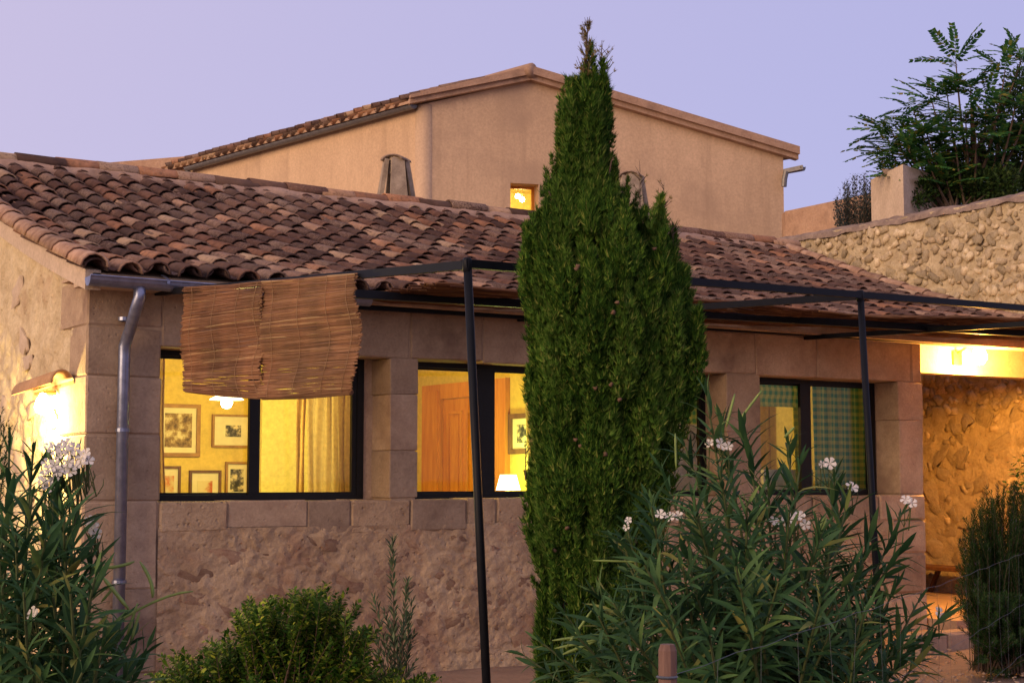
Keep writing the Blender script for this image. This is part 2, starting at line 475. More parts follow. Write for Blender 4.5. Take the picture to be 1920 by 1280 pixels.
# ------------------------------------------------------------------ the setting
NG = 120
gx = np.linspace(-60, 60, NG); gy = np.linspace(-40, 80, NG)
GX, GY = np.meshgrid(gx, gy, indexing='ij')
P = np.stack([GX.ravel(), GY.ravel(), np.zeros(NG * NG)], 1)
P[:, 2] = (fbm(P * .8, 3, 5) - .5) * .10 - .03
a = (np.arange(NG - 1)[:, None] * NG + np.arange(NG - 1)[None, :]).ravel()
g = link_mesh('ground', np_mesh('ground', P, np.stack([a, a + NG, a + NG + 1, a + 1], 1), M['ground'], True))
tag(g, kind='structure')
far = MB(); far.add([(-900, -900, -.4), (900, -900, -.4), (900, 900, -.4), (-900, 900, -.4)], [(0, 1, 2, 3)])
tag(far.build('terrain', M['ground']), kind='structure')

# ------------------------------------------------------------------ the low stone house
house = thing('stone_house', (4, 0, 0), 'low stone house with brown clay tile roof and black framed lit windows along its front', 'house')
XE, YR = 10.45, 4.47                 # right verge, ridge line
def roof_z(Y):
    s = Y + .3
    return 2.855 + .257 * s + .0157 * s * s
ZS = on_y(302, 937, 0).z             # sill
ZL = on_y(740, 671, 0).z             # lintel underside
ZT = 2.74                            # wall head
W = [(on_y(302, 800, 0).x, on_y(731, 800, 0).x), (on_y(782, 800, 0).x, 4.12), (4.42, on_y(1362, 800, 0).x), (on_y(1425, 800, 0).x, on_y(1684, 800, 0).x)]
XW = on_y(1729, 800, 0).x            # right end of the front wall
YF, YB = .28, .42                    # window frame plane, inside face
C = .001
wall = MB()
wall.box(.02, XW - .02, C + .01, YB, -.3, ZS - .015)
wall.box(.02, XW - .02, C, YB, ZL + .01, ZT)
edges = [0.02] + [e for w in W for e in w] + [XW - .02]
for k in range(0, len(edges), 2):
    wall.box(edges[k] - (.0 if k == 0 else -.015), edges[k + 1] - (.015 if k < 8 else 0), C + .002, YB - .002, ZS - .02, ZL + .02)
front = wall.build('front_wall', M['mortar'], house)
def block(x0, x1, y0, y1, z0, z1, bev=.012, mat='stone', parent=None, name='stone_block', g=.0022):
    d = (x1 - x0 - 2 * g, y1 - y0, z1 - z0 - 2 * g)
    me = bevel_box(name, M[mat], d, bev, .006, random.randrange(10 ** 6))
    return link_mesh(name, me, parent or front, ((x0 + x1) / 2, (y0 + y1) / 2, (z0 + z1) / 2))
def zpx(x, y, Y=0): return on_y(x, y, Y).z
# corner pillar: the blocks show on the front and on the gable
zq = [zpx(230, v) for v in (1265, 1105, 940, 815, 705, 612, 523)]
for i in range(len(zq) - 1):
    r = W[0][0] + (.14 if i == 0 else 0) + random.uniform(-.012, .012)
    r = min(r, W[0][0] + .01) if i > 1 else r
    block(-.006 - random.uniform(0, .006), r, -.006, .62 if i % 2 else .40, zq[i], zq[i + 1])
# lintel slabs
xl = [r] + [on_y(p, 620, 0).x for p in (470, 768, 905, 1050, 1230, 1415, 1530, 1612, 1706)] + [XW]
for i in range(len(xl) - 1):
    block(xl[i], xl[i + 1], -.004 - random.uniform(0, .006), YF + .05, ZL, ZT - .03 + random.uniform(0, .02), .010, g=.003)
# piers between the windows
for (p0, p1), js in zip([(W[0][1], W[1][0]), (W[1][1], W[2][0]), (W[2][1], W[3][0]), (W[3][1], XW)], [(.34, .74), (.25, .6), (.52,), (.66,)]):
    zs = [ZS] + [ZS + (ZL - ZS) * j for j in js] + [ZL]
    for i in range(len(zs) - 1):
        e = random.uniform(0, .005)
        block(p0 - e, p1 + random.uniform(0, .008), -.005 - random.uniform(0, .003), YF + .12, zs[i], zs[i + 1], .006)
# sill course
x = r = W[0][0]
while x < XW - .1:
    n = min(XW, x + random.choice((.28, .36, .42, .5, .62)))
    if XW - n < .15: n = XW
    block(x, n, -.006 - random.uniform(0, .012), YF + .05, ZS - random.uniform(.21, .27), ZS - .002 - random.uniform(0, .008), .014, random.choice(('stone', 'rough', 'rough')))
    x = n
# end pillar below the sill, right
for z0, z1 in ((-.05, .34), (.34, .72), (.72, ZS - .25)):
    block(XW - .42 - random.uniform(0, .2), XW + .012, -.012, YB, z0, z1, .018)
# rough rendered rubble below the sill course
def rough_fn(P):
    f1, f2 = worley(P * np.array([5.2, 3, 7.0]) + fbm(P * 6, 3, 3)[:, None] * 1.2, 4)
    lump = np.clip((f2 - f1) * 2.2, 0, 1)
    g1, g2 = worley(P * np.array([15, 9, 17.]) + fbm(P * 11, 2, 4)[:, None], 6)
    return .004 + .013 * lump * (.25 + .75 * vnoise(P * 2.1, 9)) + .015 * (.55 - g1) * vnoise(P * 3.3, 2) + .022 * (fbm(P * 13, 4, 1) - .47)
relief('rough_rubble', M['rough'], (W[0][0] - .01, -.004, -.25), (XW - .42 - W[0][0], 0, 0), (0, 0, ZS - .20 + .25), (0, -1, 0), 760, 150, rough_fn, front)
# a few stones that show through the render
lump_meshes = {}
def lump_mesh(mat, k):
    key = (mat, k)
    if key not in lump_meshes:
        rr = random.Random(k * 31 + 5)
        bm = bmesh.new(); bmesh.ops.create_cube(bm, size=1); bmesh.ops.subdivide_edges(bm, edges=list(bm.edges), cuts=1, use_grid_fill=True)
        for v in bm.verts:
            v.co = (v.co * .5 + v.co.normalized() * .5 * .55) * rr.uniform(.72, 1.2)
        me = bpy.data.meshes.new('stone'); bm.to_mesh(me); bm.free()
        for p in me.polygons: p.use_smooth = True
        me.materials.append(M[mat]); lump_meshes[key] = me
    return lump_meshes[key]
for i in range(190):
    X = random.uniform(.7, XW - .6); z = random.uniform(.05, ZS - .30)
    s = random.uniform(.07, .26)
    link_mesh('stone', lump_mesh('rough_stone', i % 8), front, (X, .014 + random.uniform(0, .008), z), (random.uniform(-.1, .1), random.uniform(-.5, .5), 0), (s * random.uniform(1, 1.5), .055, s * random.uniform(.6, .85)))
# gable wall on the left
def gable_top(P): return np.array([roof_z(v) - .14 if v <= YR else roof_z(2 * YR - v) - .14 for v in P[:, 1]])
def gable_fn(P):
    f1, f2 = worley(P * np.array([3, 4.6, 5.6]) + fbm(P * 5, 3, 3)[:, None] * 1.3, 14)
    return -.016 + .034 * np.clip((f2 - f1) * 2, 0, 1) * (.3 + .7 * vnoise(P * 1.7, 19)) + .045 * (fbm(P * 8, 4, 31) - .5)
gab = relief('gable_wall', M['gable'], (.0, .2, -.25), (0, 8.38, 0), (0, 0, 1), (-1, 0, 0), 330, 130, gable_fn, house, gable_top)
for i in range(40):
    Y = random.uniform(.6, 3.2); z = random.uniform(.3, min(3.2, roof_z(Y) - .35)); s = random.uniform(.12, .26)
    link_mesh('stone', lump_mesh('pale', i % 6), gab, (.008, Y, z), (random.uniform(-.5, .5), 0, 0), (.05, s * random.uniform(1, 1.4), s * .75))
bk = MB()
bk.box(.05, XW - .05, 8.3, 8.55, -.2, 3.0); bk.box(8.0, XW - .03, YB + .002, 8.3, -.2, ZT - .01)
bk.box(.03, .12, .39, 8.29, -.2, ZT)
bk.build('back_wall', M['mortar'], house)
# ------------------------------------------------------------------ roof
deck = MB()
prof = [(-.27 + .26 * i, ) for i in range(19)]
ys = [-.27 + (YR + .27) * i / 18 for i in range(19)]
top = [(Y, roof_z(Y) - .075) for Y in ys] + [(2 * YR - Y, roof_z(Y) - .075) for Y in ys[::-1][1:]]
for (ya, za), (yb, zb) in zip(top[:-1], top[1:]):
    deck.hexa([(-.06, ya, za - .07), (XE, ya, za - .07), (XE, yb, zb - .07), (-.06, yb, zb - .07), (-.06, ya, za), (XE, ya, za), (XE, yb, zb), (-.06, yb, zb)])
roof = deck.build('roof', M['mortar'], house)
for xa, xb in ((-.11, -.005), (XE - .0, XE + .1)):
    vb = MB()
    for (ya, za), (yb, zb) in zip(top[:-1], top[1:]):
        vb.hexa([(xa, ya, za - .115), (xb, ya, za - .115), (xb, yb, zb - .115), (xa, yb, zb - .115), (xa, ya, za + .02), (xb, ya, za + .02), (xb, yb, zb + .02), (xa, yb, zb + .02)])
    vb.build('verge_band', M['pale'], roof)
fs = MB(); fs.box(-.105, XE, -.235, -.002, ZT - .03, ZT + .03)
fs.box(-.1, XE, -.235, .3, ZT + .032, ZT + .05)
fs.build('eave_cornice', M['stone'], roof)
def tile_template(L, r0, r1, t=.013, n=6, arc=1.0):
    """half-round tile lying along +Y (lower end at y=0, wide), open side down"""
    v = []
    for (y, r) in ((0, r0), (L, r1)):
        for rr in (r, r - t):
            for k in range(n + 1):
                a = PI * (.5 - arc / 2 + arc * k / n)
                v.append((-rr * math.cos(a), y, rr * math.sin(a) * .92))
    m = n + 1
    f = []
    for k in range(n):
        f.append((k, k + 1, 2 * m + k + 1, 2 * m + k))                       # outside
        f.append((m + k + 1, m + k, 3 * m + k, 3 * m + k + 1))               # inside
        f.append((k + 1, k, m + k, m + k + 1))                               # lower end
    f.append((0, 2 * m, 3 * m, m)); f.append((n, m + n, 3 * m + n, 2 * m + n))
    return np.array(v), np.array(f)
TV, TF = tile_template(.44, .089, .072)
tile_me = np_mesh('roof_tile', TV, TF[:, ::-1], M['tile'])
tile_me.update()
SP, EXPO = .215, .305
slope_len = 0; ysamp = np.linspace(-.36, YR, 400); zs_ = roof_z(ysamp)
arc = np.concatenate([[0], np.cumsum(np.hypot(np.diff(ysamp), np.diff(zs_)))])
tiles = []
ncol = int((XE + .05) / SP) + 1
for c in range(ncol):
    X = -.05 + c * SP
    for rw in range(int(arc[-1] / EXPO) + 1):
        s = rw * EXPO + random.uniform(-.025, .025) + (0 if rw else random.uniform(0, .03))
        if s > arc[-1] - .12: continue
        s = max(s, 0)
        Y = np.interp(s, arc, ysamp); Y2 = np.interp(min(s + .3, arc[-1]), arc, ysamp)
        sl = math.atan2(roof_z(Y2) - roof_z(Y), Y2 - Y) if Y2 > Y + .02 else .38
        tiles.append((X + random.uniform(-.012, .012), Y, roof_z(Y) - .044 + random.uniform(-.004, .008), sl - .043, random.uniform(-.045, .045), random.uniform(-.1, .1)))
tiles.sort(key=lambda t: (Vector(t[:3]) - CAM).length)
def tile_mat4(t):
    return Matrix.Translation(t[:3]) @ Matrix.Rotation(t[4], 4, 'Z') @ Matrix.Rotation(t[3], 4, 'X') @ Matrix.Rotation(t[5], 4, 'Y')
near = [t for t in tiles if px_of(t[:3])[0] > -30][:300]
nearset = set(id(t) for t in near)
for t in near:
    o = link_mesh('roof_tile', tile_me, roof)
    o.matrix_basis = tile_mat4(t)
V, F = [], []
for t in tiles:
    if id(t) in nearset: continue
    m = np.array(tile_mat4(t)); F.append(TF[:, ::-1] + sum(map(len, V))); V.append(TV @ m[:3, :3].T + m[:3, 3])
o = link_mesh('tile_field', np_mesh('tile_field', np.concatenate(V), np.concatenate(F), M['tile']), roof); o['kind'] = 'stuff'
# channel tiles under the covers
CVt, CF = tile_template(.44, .082, .095, arc=.86)
CVt = CVt * np.array([1, 1, -1]); V, F = [], []
for c in range(-0, ncol - 1):
    X = -.05 + (c + .5) * SP
    for rw in range(int(arc[-1] / EXPO) + 1):
        s = rw * EXPO + .10 + random.uniform(-.02, .02)
        if rw == 0: s = .02 + random.uniform(0, .02)
        if s > arc[-1] - .2: continue
        Y = np.interp(s, arc, ysamp); Y2 = np.interp(min(s + .3, arc[-1]), arc, ysamp)
        sl = math.atan2(roof_z(Y2) - roof_z(Y), Y2 - Y)
        m = np.array(tile_mat4((X + random.uniform(-.01, .01), Y, roof_z(Y) + .028, sl - .03, 0, 0)))
        F.append(CF + sum(map(len, V))); V.append(CVt @ m[:3, :3].T + m[:3, 3])
o = link_mesh('channel_tile_field', np_mesh('channel_tile_field', np.concatenate(V), np.concatenate(F), M['tile']), roof); o['kind'] = 'stuff'
# ridge: mortar bed and half-round ridge tiles
def bed_fn_ridge():
    nx, na = 300, 9
    xs = np.linspace(-.14, XE + .06, nx); an = np.linspace(-.1 * PI, 1.1 * PI, na)
    A, B = np.meshgrid(xs, an, indexing='ij')
    P = np.stack([A.ravel(), YR - .235 * np.cos(B.ravel()), roof_z(YR) - .115 + .13 * np.sin(B.ravel())], 1)
    q = (fbm(P * np.array([3, 9, 9]), 4, 8) - .5) * .07
    P[:, 2] += q; P[:, 1] += q * .5 * np.sign(P[:, 1] - YR)
    a = (np.arange(nx - 1)[:, None] * na + np.arange(na - 1)[None, :]).ravel()
    return np_mesh('ridge_mortar', P, np.stack([a, a + na, a + na + 1, a + 1], 1), M['trim'], True)
link_mesh('ridge_mortar', bed_fn_ridge(), roof)
RV, RF = tile_template(.47, .125, .105, .016, 8)
ridge_me = np_mesh('ridge_tile', RV, RF[:, ::-1], M['tile_clean'])
X = -.16
while X < XE - .2:
    o = link_mesh('ridge_tile', ridge_me, roof)
    o.matrix_basis = Matrix.Translation((X, YR + random.uniform(-.015, .015), roof_z(YR) - .02 + random.uniform(-.012, .012))) @ Matrix.Rotation(-PI / 2 + random.uniform(-.03, .03), 4, 'Z') @ Matrix.Rotation(.03 + random.uniform(-.02, .02), 4, 'X')
    X += .40
verge_me = np_mesh('verge_tile', TV, TF[:, ::-1], M['verge_clay'])
# verge tiles along the left and right edge
for xv in (-.075, XE + .04):
    for rw in range(int(arc[-1] / .36) + 1):
        s = rw * .36; 
        if s > arc[-1] - .2: break
        Y = np.interp(s, arc, ysamp); Y2 = np.interp(min(s + .3, arc[-1]), arc, ysamp)
        sl = math.atan2(roof_z(Y2) - roof_z(Y), Y2 - Y)
        o = link_mesh('verge_tile', verge_me, roof)
        o.matrix_basis = tile_mat4((xv, Y, roof_z(Y) - .02, sl - .02, random.uniform(-.02, .02), 0)) @ Matrix.Diagonal((1.15, 1, 1.15, 1))
# gutter and downpipe
def gutter(name, a, b, rad, mat, parent, t=.004, n=8):
    a, b = Vector(a), Vector(b); d = (b - a).normalized(); sd = d.cross(Vector((0, 0, 1))).normalized(); up = Vector((0, 0, 1))
    v, f = [], []
    for p in (a, b):
        for rr in (rad, rad - t):
            for k in range(n + 1):
                an = PI + PI * k / n
                v.append(p + sd * rr * math.cos(an) + up * rr * math.sin(an))
    m = n + 1
    for k in range(n):
        f += [(k, k + 1, 2 * m + k + 1, 2 * m + k), (m + k + 1, m + k, 3 * m + k, 3 * m + k + 1)]
    f += [(0, 2 * m, 3 * m, m), (n, m + n, 3 * m + n, 2 * m + n)]
    mb = MB(); mb.add(v, f)
    mb.add([a + sd * rad * math.cos(PI + PI * k / n) + up * rad * math.sin(PI + PI * k / n) for k in range(n + 1)], [tuple(range(n + 1))])
    mb.tube([a + sd * rad + up * .004, b + sd * rad + up * .004], .007, 6)
    return mb.build(name, mat, parent, False)
ga = on_y(168, 517, -.37); GZ = ga.z
gut = gutter('gutter', (ga.x, -.33, GZ), (1.98, -.33, GZ - .012), .062, M['zinc'], house)
for i in range(3):
    mb = MB(); X = .42 + i * .62
    mb.bar((X, -.27, GZ + .055), (X, -.40, GZ + .006), .02, .004); mb.bar((X, -.398, GZ + .006), (X, -.398, GZ - .02), .02, .004)
    mb.build('gutter_bracket', M['zinc'], gut)
dpx = on_y(230, 800, -.075)
dp = MB()
t0 = on_y(262, 530, -.33)
dp.tube([(t0.x, -.33, GZ - .03), (t0.x, -.33, GZ - .12), (t0.x - .015, -.31, GZ - .19), ((t0.x + dpx.x) / 2, -.20, GZ - .29), (dpx.x + .01, -.10, GZ - .37), (dpx.x, -.075, GZ - .43), (dpx.x, -.075, GZ - .5), (dpx.x, -.075, .05)], .041, 14)
dpo = dp.build('downpipe', M['zinc'], house, True)
for y in (598, 806, 1090):
    z = on_y(230, y, -.075).z; mb = MB(); mb.lathe((dpx.x, -.075, z), [(.042, -.012), (.049, -.012), (.049, .012), (.042, .012)], 14)
    mb.box(dpx.x - .008, dpx.x + .008, -.04, .0, z - .01, z + .01)
    mb.build('pipe_clip', M['zinc'], dpo)
# ------------------------------------------------------------------ windows
def frame_ring(mb, x0, x1, z0, z1, w, y0, y1, wt=None, wb=None):
    wt = wt or w; wb = wb or w
    mb.box(x0, x0 + w, y0, y1, z0, z1); mb.box(x1 - w, x1, y0, y1, z0, z1)
    mb.box(x0 + w, x1 - w, y0 + .001, y1 - .001, z0, z0 + wb); mb.box(x0 + w, x1 - w, y0 + .001, y1 - .001, z1 - wt, z1)
def window(x0, x1, xm, wm):
    z0, z1 = ZS - .02, ZL + .012
    fr = MB(); frame_ring(fr, x0, x1, z0, z1, .055, YF, YF + .09, .05, .05)
    w = fr.build('window', M['alu'], house)
    for (a, b, y) in ((x0 + .05, xm + wm, YF + .05), (xm, x1 - .05, YF + .012)):
        s = MB(); frame_ring(s, a, b, z0 + .045, z1 - .045, wm if False else .045, y, y + .034, .02, .022)
        if a == xm: s.box(xm - .001, xm + wm - .006, y - .002, y + .03, z0 + .05, z1 - .05)
        so = s.build('sash', M['alu'], w)
        p = MB(); p.add([(a + .04, y + .017, z0 + .06), (b - .04, y + .017, z0 + .06), (b - .04, y + .017, z1 - .06), (a + .04, y + .017, z1 - .06)], [(0, 1, 2, 3)])
        p.build('pane', M['glass'], w)
    return w
def xf(px, Y=YF): return on_y(px, 800, Y).x
window(W[0][0] - .03, xf(682), xf(469), xf(490) - xf(469))
window(W[1][0] - .03, 4.14, xf(893), xf(930) - xf(893))
window(W[2][0] - .02, xf(1328), 5.0, .09)
window(W[3][0] - .03, xf(1641), xf(1503), xf(1523) - xf(1503))
# jamb plaster: lit reveals right of windows 1 and 4
for (xa, xb) in ((xf(682) + .002, W[0][1] + .03), (xf(1641) + .002, W[3][1] + .03), (xf(1328) + .002, W[2][1] + .03)):
    mb = MB(); mb.box(xa, xb, YF + .012, YB, ZS - .01, ZL + .01); mb.build('reveal', M['stone'], front)
# ------------------------------------------------------------------ rooms
FZ, CZ = .22, 2.70
YBK = 3.06
XP = 4.25
rm = MB(); rm.box(.14, XP, YBK, YBK + .1, FZ, CZ); rm.box(.13, .2, YB + .003, YBK, FZ, CZ); rm.box(XP, XP + .12, YB + .003, YBK + .1, FZ, CZ)
rm.build('room_wall', M['room'], house)
rm = MB(); rm.box(XP + .121, XW - .04, YBK, YBK + .1, FZ, CZ); rm.box(7.9, 7.98, YB + .003, YBK, FZ, CZ)
rm.build('room_wall', M['room_pale'], house)
rm = MB(); rm.box(.13, XW - .04, YB + .001, YBK + .1, FZ - .1, FZ); rm.build('room_floor', M['floor'], house)
rm = MB(); rm.box(.13, XW - .04, YB + .001, YBK + .1, CZ, CZ + .03); rm.build('ceiling', M['ceiling'], house)
# pale chimney breast seen through the right sash
a = on_y(491, 800, YBK - .25).x; b = a + .75
rm = MB(); rm.box(a, b, YBK - .25, YBK - .001, FZ, CZ); rm.build('room_wall', M['room_pale'], house)
# pine door on the partition, facing the window
def on_partition(px, py, e=0): return on_x(px, py, XP - e)
dc = MB()
y_l, y_r = on_partition(799, 800).y, on_partition(833, 800).y        # casing left edge, door left edge (further away)
y_e = y_r - .82
ztop, zdoor = on_partition(820, 722).z, on_partition(838, 748).z
dc.box(XP - .05, XP - .001, y_r + .008, y_l, FZ, ztop); dc.box(XP - .05, XP - .001, y_e - (y_l - y_r), y_e, FZ, ztop); dc.box(XP - .05, XP - .001, y_e, y_r, zdoor, ztop)
dc.box(XP - .065, XP - .0505, y_r + .03, y_l - .06, FZ, ztop - .06)
door = dc.build('door', M['pine'], house)
dl = MB(); dl.box(XP - .014, XP - .002, y_e + .004, y_r - .004, FZ + .01, zdoor - .004); lf = dl.build('door_leaf', M['pine'], door)
for z0, z1 in ((FZ + .18, 1.12), (1.22, zdoor - .12)):
    for k in range(2):
        ya = y_e + .1 + k * .35; mb = MB(); mb.box(XP - .034, XP - .0145, ya, ya + .27, z0, z0 + .03); mb.box(XP - .034, XP - .0145, ya, ya + .27, z1 - .03, z1); mb.box(XP - .0335, XP - .0145, ya, ya + .03, z0 + .03, z1 - .03); mb.box(XP - .0335, XP - .0145, ya + .24, ya + .27, z0 + .03, z1 - .03); mb.box(XP - .024, XP - .0147, ya + .06, ya + .21, z0 + .06, z1 - .06); mb.build('door_panel', M['pine'], door)
mb = MB(); mb.tube([(XP - .03, y_e + .06, 1.2), (XP - .08, y_e + .06, 1.2), (XP - .08, y_e + .17, 1.2)], .008, 6); mb.build('door_handle', M['brass'], door)
# pictures
def art_mat(name, dark, mid, scale):
    m, nt, out = new_mat(name)
    v = coords(nt); n = noise(nt, v, scale, 5, .6)
    finish(nt, out, ramp(nt, n, [(.40, dark), (.50, mid), (.60, (.62, .52, .33))]), .8)
    return m
def picture(kind, p0, p1, fw, mat, fmat, label, art, group='framed pictures on the ochre wall'):
    """kind 'y': hung on the back wall, 'x': on the partition; p0 upper-left pixel, p1 lower-right pixel"""
    if kind == 'y':
        a, b = on_y(*p0, YBK - .03), on_y(*p1, YBK - .03)
        T = lambda u, w, d: (u, YBK - d, w)
        u0, u1 = a.x, b.x
    else:
        a, b = on_partition(*p0, .03), on_partition(*p1, .03)
        T = lambda u, w, d: (XP - d, -u, w)
        u0, u1 = -a.y, -b.y
    z1, z0 = a.z, b.z
    root = thing('picture', T((u0 + u1) / 2, z0, 0), label, 'picture', group)
    def slab(mb, ua, ub, za, zb, d0, d1):
        mb.hexa([T(ua, za, d1), T(ub, za, d1), T(ub, za, d0), T(ua, za, d0), T(ua, zb, d1), T(ub, zb, d1), T(ub, zb, d0), T(ua, zb, d0)])
    f = MB()
    slab(f, u0, u0 + fw, z0, z1, .001, .035); slab(f, u1 - fw, u1, z0, z1, .001, .035)
    slab(f, u0 + fw, u1 - fw, z0, z0 + fw, .001, .034); slab(f, u0 + fw, u1 - fw, z1 - fw, z1, .001, .034)
    f.build('frame', fmat, root)
    m = MB(); slab(m, u0 + fw, u1 - fw, z0 + fw, z1 - fw, .002, .012); m.build('mount', M['paper'], root)
    du, dz = (u1 - u0 - 2 * fw) * mat, (z1 - z0 - 2 * fw) * mat
    c = MB(); slab(c, u0 + fw + du, u1 - fw - du, z0 + fw + dz, z1 - fw - dz, .0125, .016); c.build('print', art, root)
A1 = art_mat('sketch_brown', (.10, .06, .03), (.28, .18, .08), 9)
A2 = art_mat('sketch_grey', (.03, .03, .025), (.14, .12, .09), 14)
A3 = art_mat('sketch_red', (.45, .10, .03), (.55, .40, .22), 7)
picture('y', (296, 756), (375, 856), .035, .12, M['gilt'], 'large gilt framed drawing on the ochre wall at the left window edge', A1)
picture('y', (399, 776), (478, 839), .02, .30, M['gilt'], 'wide framed print with broad cream mount and small dark landscape on the ochre wall', A2)
picture('y', (424, 865), (467, 935), .02, .16, M['gilt'], 'small upright framed print of dark shapes, lowest right on the ochre wall', A2)
picture('y', (356, 881), (414, 960), .022, .22, M['darkwood'], 'dark framed picture with a faint reddish sketch, low in the middle of the ochre wall', art_mat('sketch_pale', (.45, .12, .05), (.60, .50, .30), 5))
picture('y', (296, 873), (338, 950), .022, .2, M['darkwood'], 'dark framed picture with a red print, lowest left beside the curtain', A3)
picture('x', (953, 776), (1006, 850), .045, .2, M['darkwood'], 'dark framed small picture hung above the lit table lamp', A2, group=None)
# lamps in the room
pl = on_y(425, 748, 1.55)
pend = thing('pendant_lamp', (pl.x, 1.55, pl.z), 'lit pendant lamp with a flared shade hanging in the left window', 'lamp')
mb = MB(); mb.tube([(pl.x, 1.55, pl.z + .05), (pl.x, 1.55, CZ)], .004, 5); mb.build('cord', M['brass'], pend)
mb = MB(); mb.lathe((pl.x, 1.55, pl.z), [(.015, .06), (.03, .045), (.13, .0), (.14, -.005), (.13, .004), (.03, .05)], 20); mb.build('lamp_shade', M['shade_lit'], pend, True)
mb = MB(); mb.lathe((pl.x, 1.55, pl.z - .03), [(0, -.05), (.035, -.035), (.05, 0), (.035, .025), (.012, .04), (0, .045)], 12); mb.build('bulb', M['bulb'], pend, True)
def point(loc, w, col, rad, parent, name='lamp_light'):
    l = bpy.data.lights.new(name, 'POINT'); l.energy = w; l.color = col; l.shadow_soft_size = rad
    o = bpy.data.objects.new(name, l); COL.objects.link(o); attach(o, parent); o.location = loc
    return o
WARM = (1, .77, .22)
point((pl.x, 1.55, pl.z - .1), 85, WARM, .04, pend)
tl = on_partition(953, 916, .3)
tab = thing('side_table', (tl.x, tl.y, FZ), 'small wooden side table carrying the lit table lamp', 'table')
tz = tl.z - .16
mb = MB(); mb.box(tl.x - .25, tl.x + .25, tl.y - .3, tl.y + .3, tz - .03, tz); mb.build('tabletop', M['darkwood'], tab)
for sx in (-.2, .2):
    for sy in (-.25, .25):
        mb = MB(); mb.box(tl.x + sx - .02, tl.x + sx + .02, tl.y + sy - .02, tl.y + sy + .02, FZ, tz - .03); mb.build('leg', M['darkwood'], tab)
tlm = thing('table_lamp', (tl.x, tl.y, tz), 'lit table lamp with white shade on the side table in the second window', 'lamp')
mb = MB(); mb.lathe((tl.x, tl.y, tz), [(0, 0), (.06, 0), (.06, .02), (.02, .04), (.015, .17), (0, .17)], 14); mb.build('base', M['brass'], tlm, True)
mb = MB(); mb.lathe((tl.x, tl.y, tz + .15), [(.105, 0), (.07, .13)], 20); mb.build('lamp_shade', M['shade_lit'], tlm, True)
point((tl.x - .02, tl.y, tz + .38), 18, (.85, 1, .20), .06, tlm)
point((2.9, 1.3, 2.5), 30, WARM, .1, pend, 'room_light')
# curtains
def curtain(name, label, pa, pb, Y, z0, z1, folds, amp, mat, group=None, lean=0):
    xa, xb = on_y(pa, 800, Y).x, on_y(pb, 800, Y).x
    nu, nv = folds * 10 + 1, 14
    V = []
    for i in range(nu):
        for j in range(nv):
            s, t = i / (nu - 1), j / (nv - 1)
            V.append((xa + (xb - xa) * s + lean * t + .01 * math.sin(t * 5 + s * 9), Y + amp * math.sin(s * folds * 2 * PI + .6 * math.sin(t * 3)) * (.7 + .3 * t), z0 + (z1 - z0) * t))
    F = [(i * nv + j, (i + 1) * nv + j, (i + 1) * nv + j + 1, i * nv + j + 1) for i in range(nu - 1) for j in range(nv - 1)]
    o = link_mesh(name, np_mesh(name, V, F, mat, True))
    return tag(o, label, 'curtain', group)
curtain('curtain', 'pale linen curtain drawn to the right side of the left window', 577, 640, .62, .9, 2.5, 4, .025, M['linen'])
curtain('curtain', 'narrow golden curtain edge next to the right frame of the left window', 636, 684, .52, .9, 2.5, 4, .03, M['linen_dark'])
curtain('curtain', 'thin bunched curtain strip standing off the pale wall in the left window', 553, 570, .95, .9, 2.34, 2, .02, M['linen_dark'], None, .03)
curtain('curtain', 'ochre curtain strip at the left edge of the left window by the downpipe', 284, 317, .5, .9, 2.5, 3, .03, M['linen_dark'], None, -.05)
curtain('curtain', 'golden linen curtain behind the cypress in the second window', 988, 1052, .62, .9, 2.5, 5, .03, M['linen'])
curtain('curtain', 'green gingham curtain filling the right sash of the window by the porch', 1526, 1660, .55, .9, 2.5, 7, .018, M['gingham'])
curtain('curtain', 'narrow green gingham curtain beside the mullion of the window by the porch', 1490, 1512, .56, .9, 2.5, 2, .018, M['gingham'])
def blind(label, pa, pb, Y, z0, z1):
    xa, xb = on_y(pa, 800, Y).x, on_y(pb, 800, Y).x
    nu, nv = 30, 12; V = []
    for i in range(nu):
        for j in range(nv):
            s, t = i / (nu - 1), j / (nv - 1)
            V.append((xa + (xb - xa) * s, Y + .012 * math.sin(t * 14), z0 + (z1 - z0) * t))
    F = [(i * nv + j, (i + 1) * nv + j, (i + 1) * nv + j + 1, i * nv + j + 1) for i in range(nu - 1) for j in range(nv - 1)]
    return tag(link_mesh('fabric_blind', np_mesh('fabric_blind', V, F, M['gingham'], True)), label, 'blind')
curtain('curtain', 'pale yellow pleated curtain deep in the room behind the window by the porch', 1412, 1476, 1.9, .5, 2.5, 5, .03, M['linen'])
blind('green gingham fabric blind half lowered in the left sash of the window by the porch', 1408, 1506, .50, on_y(1450, 762, .5).z, 2.5)
blind('dark gingham fabric blind lowered behind the right edge of the cypress', 1240, 1330, .50, on_y(1310, 795, .5).z, 2.5)
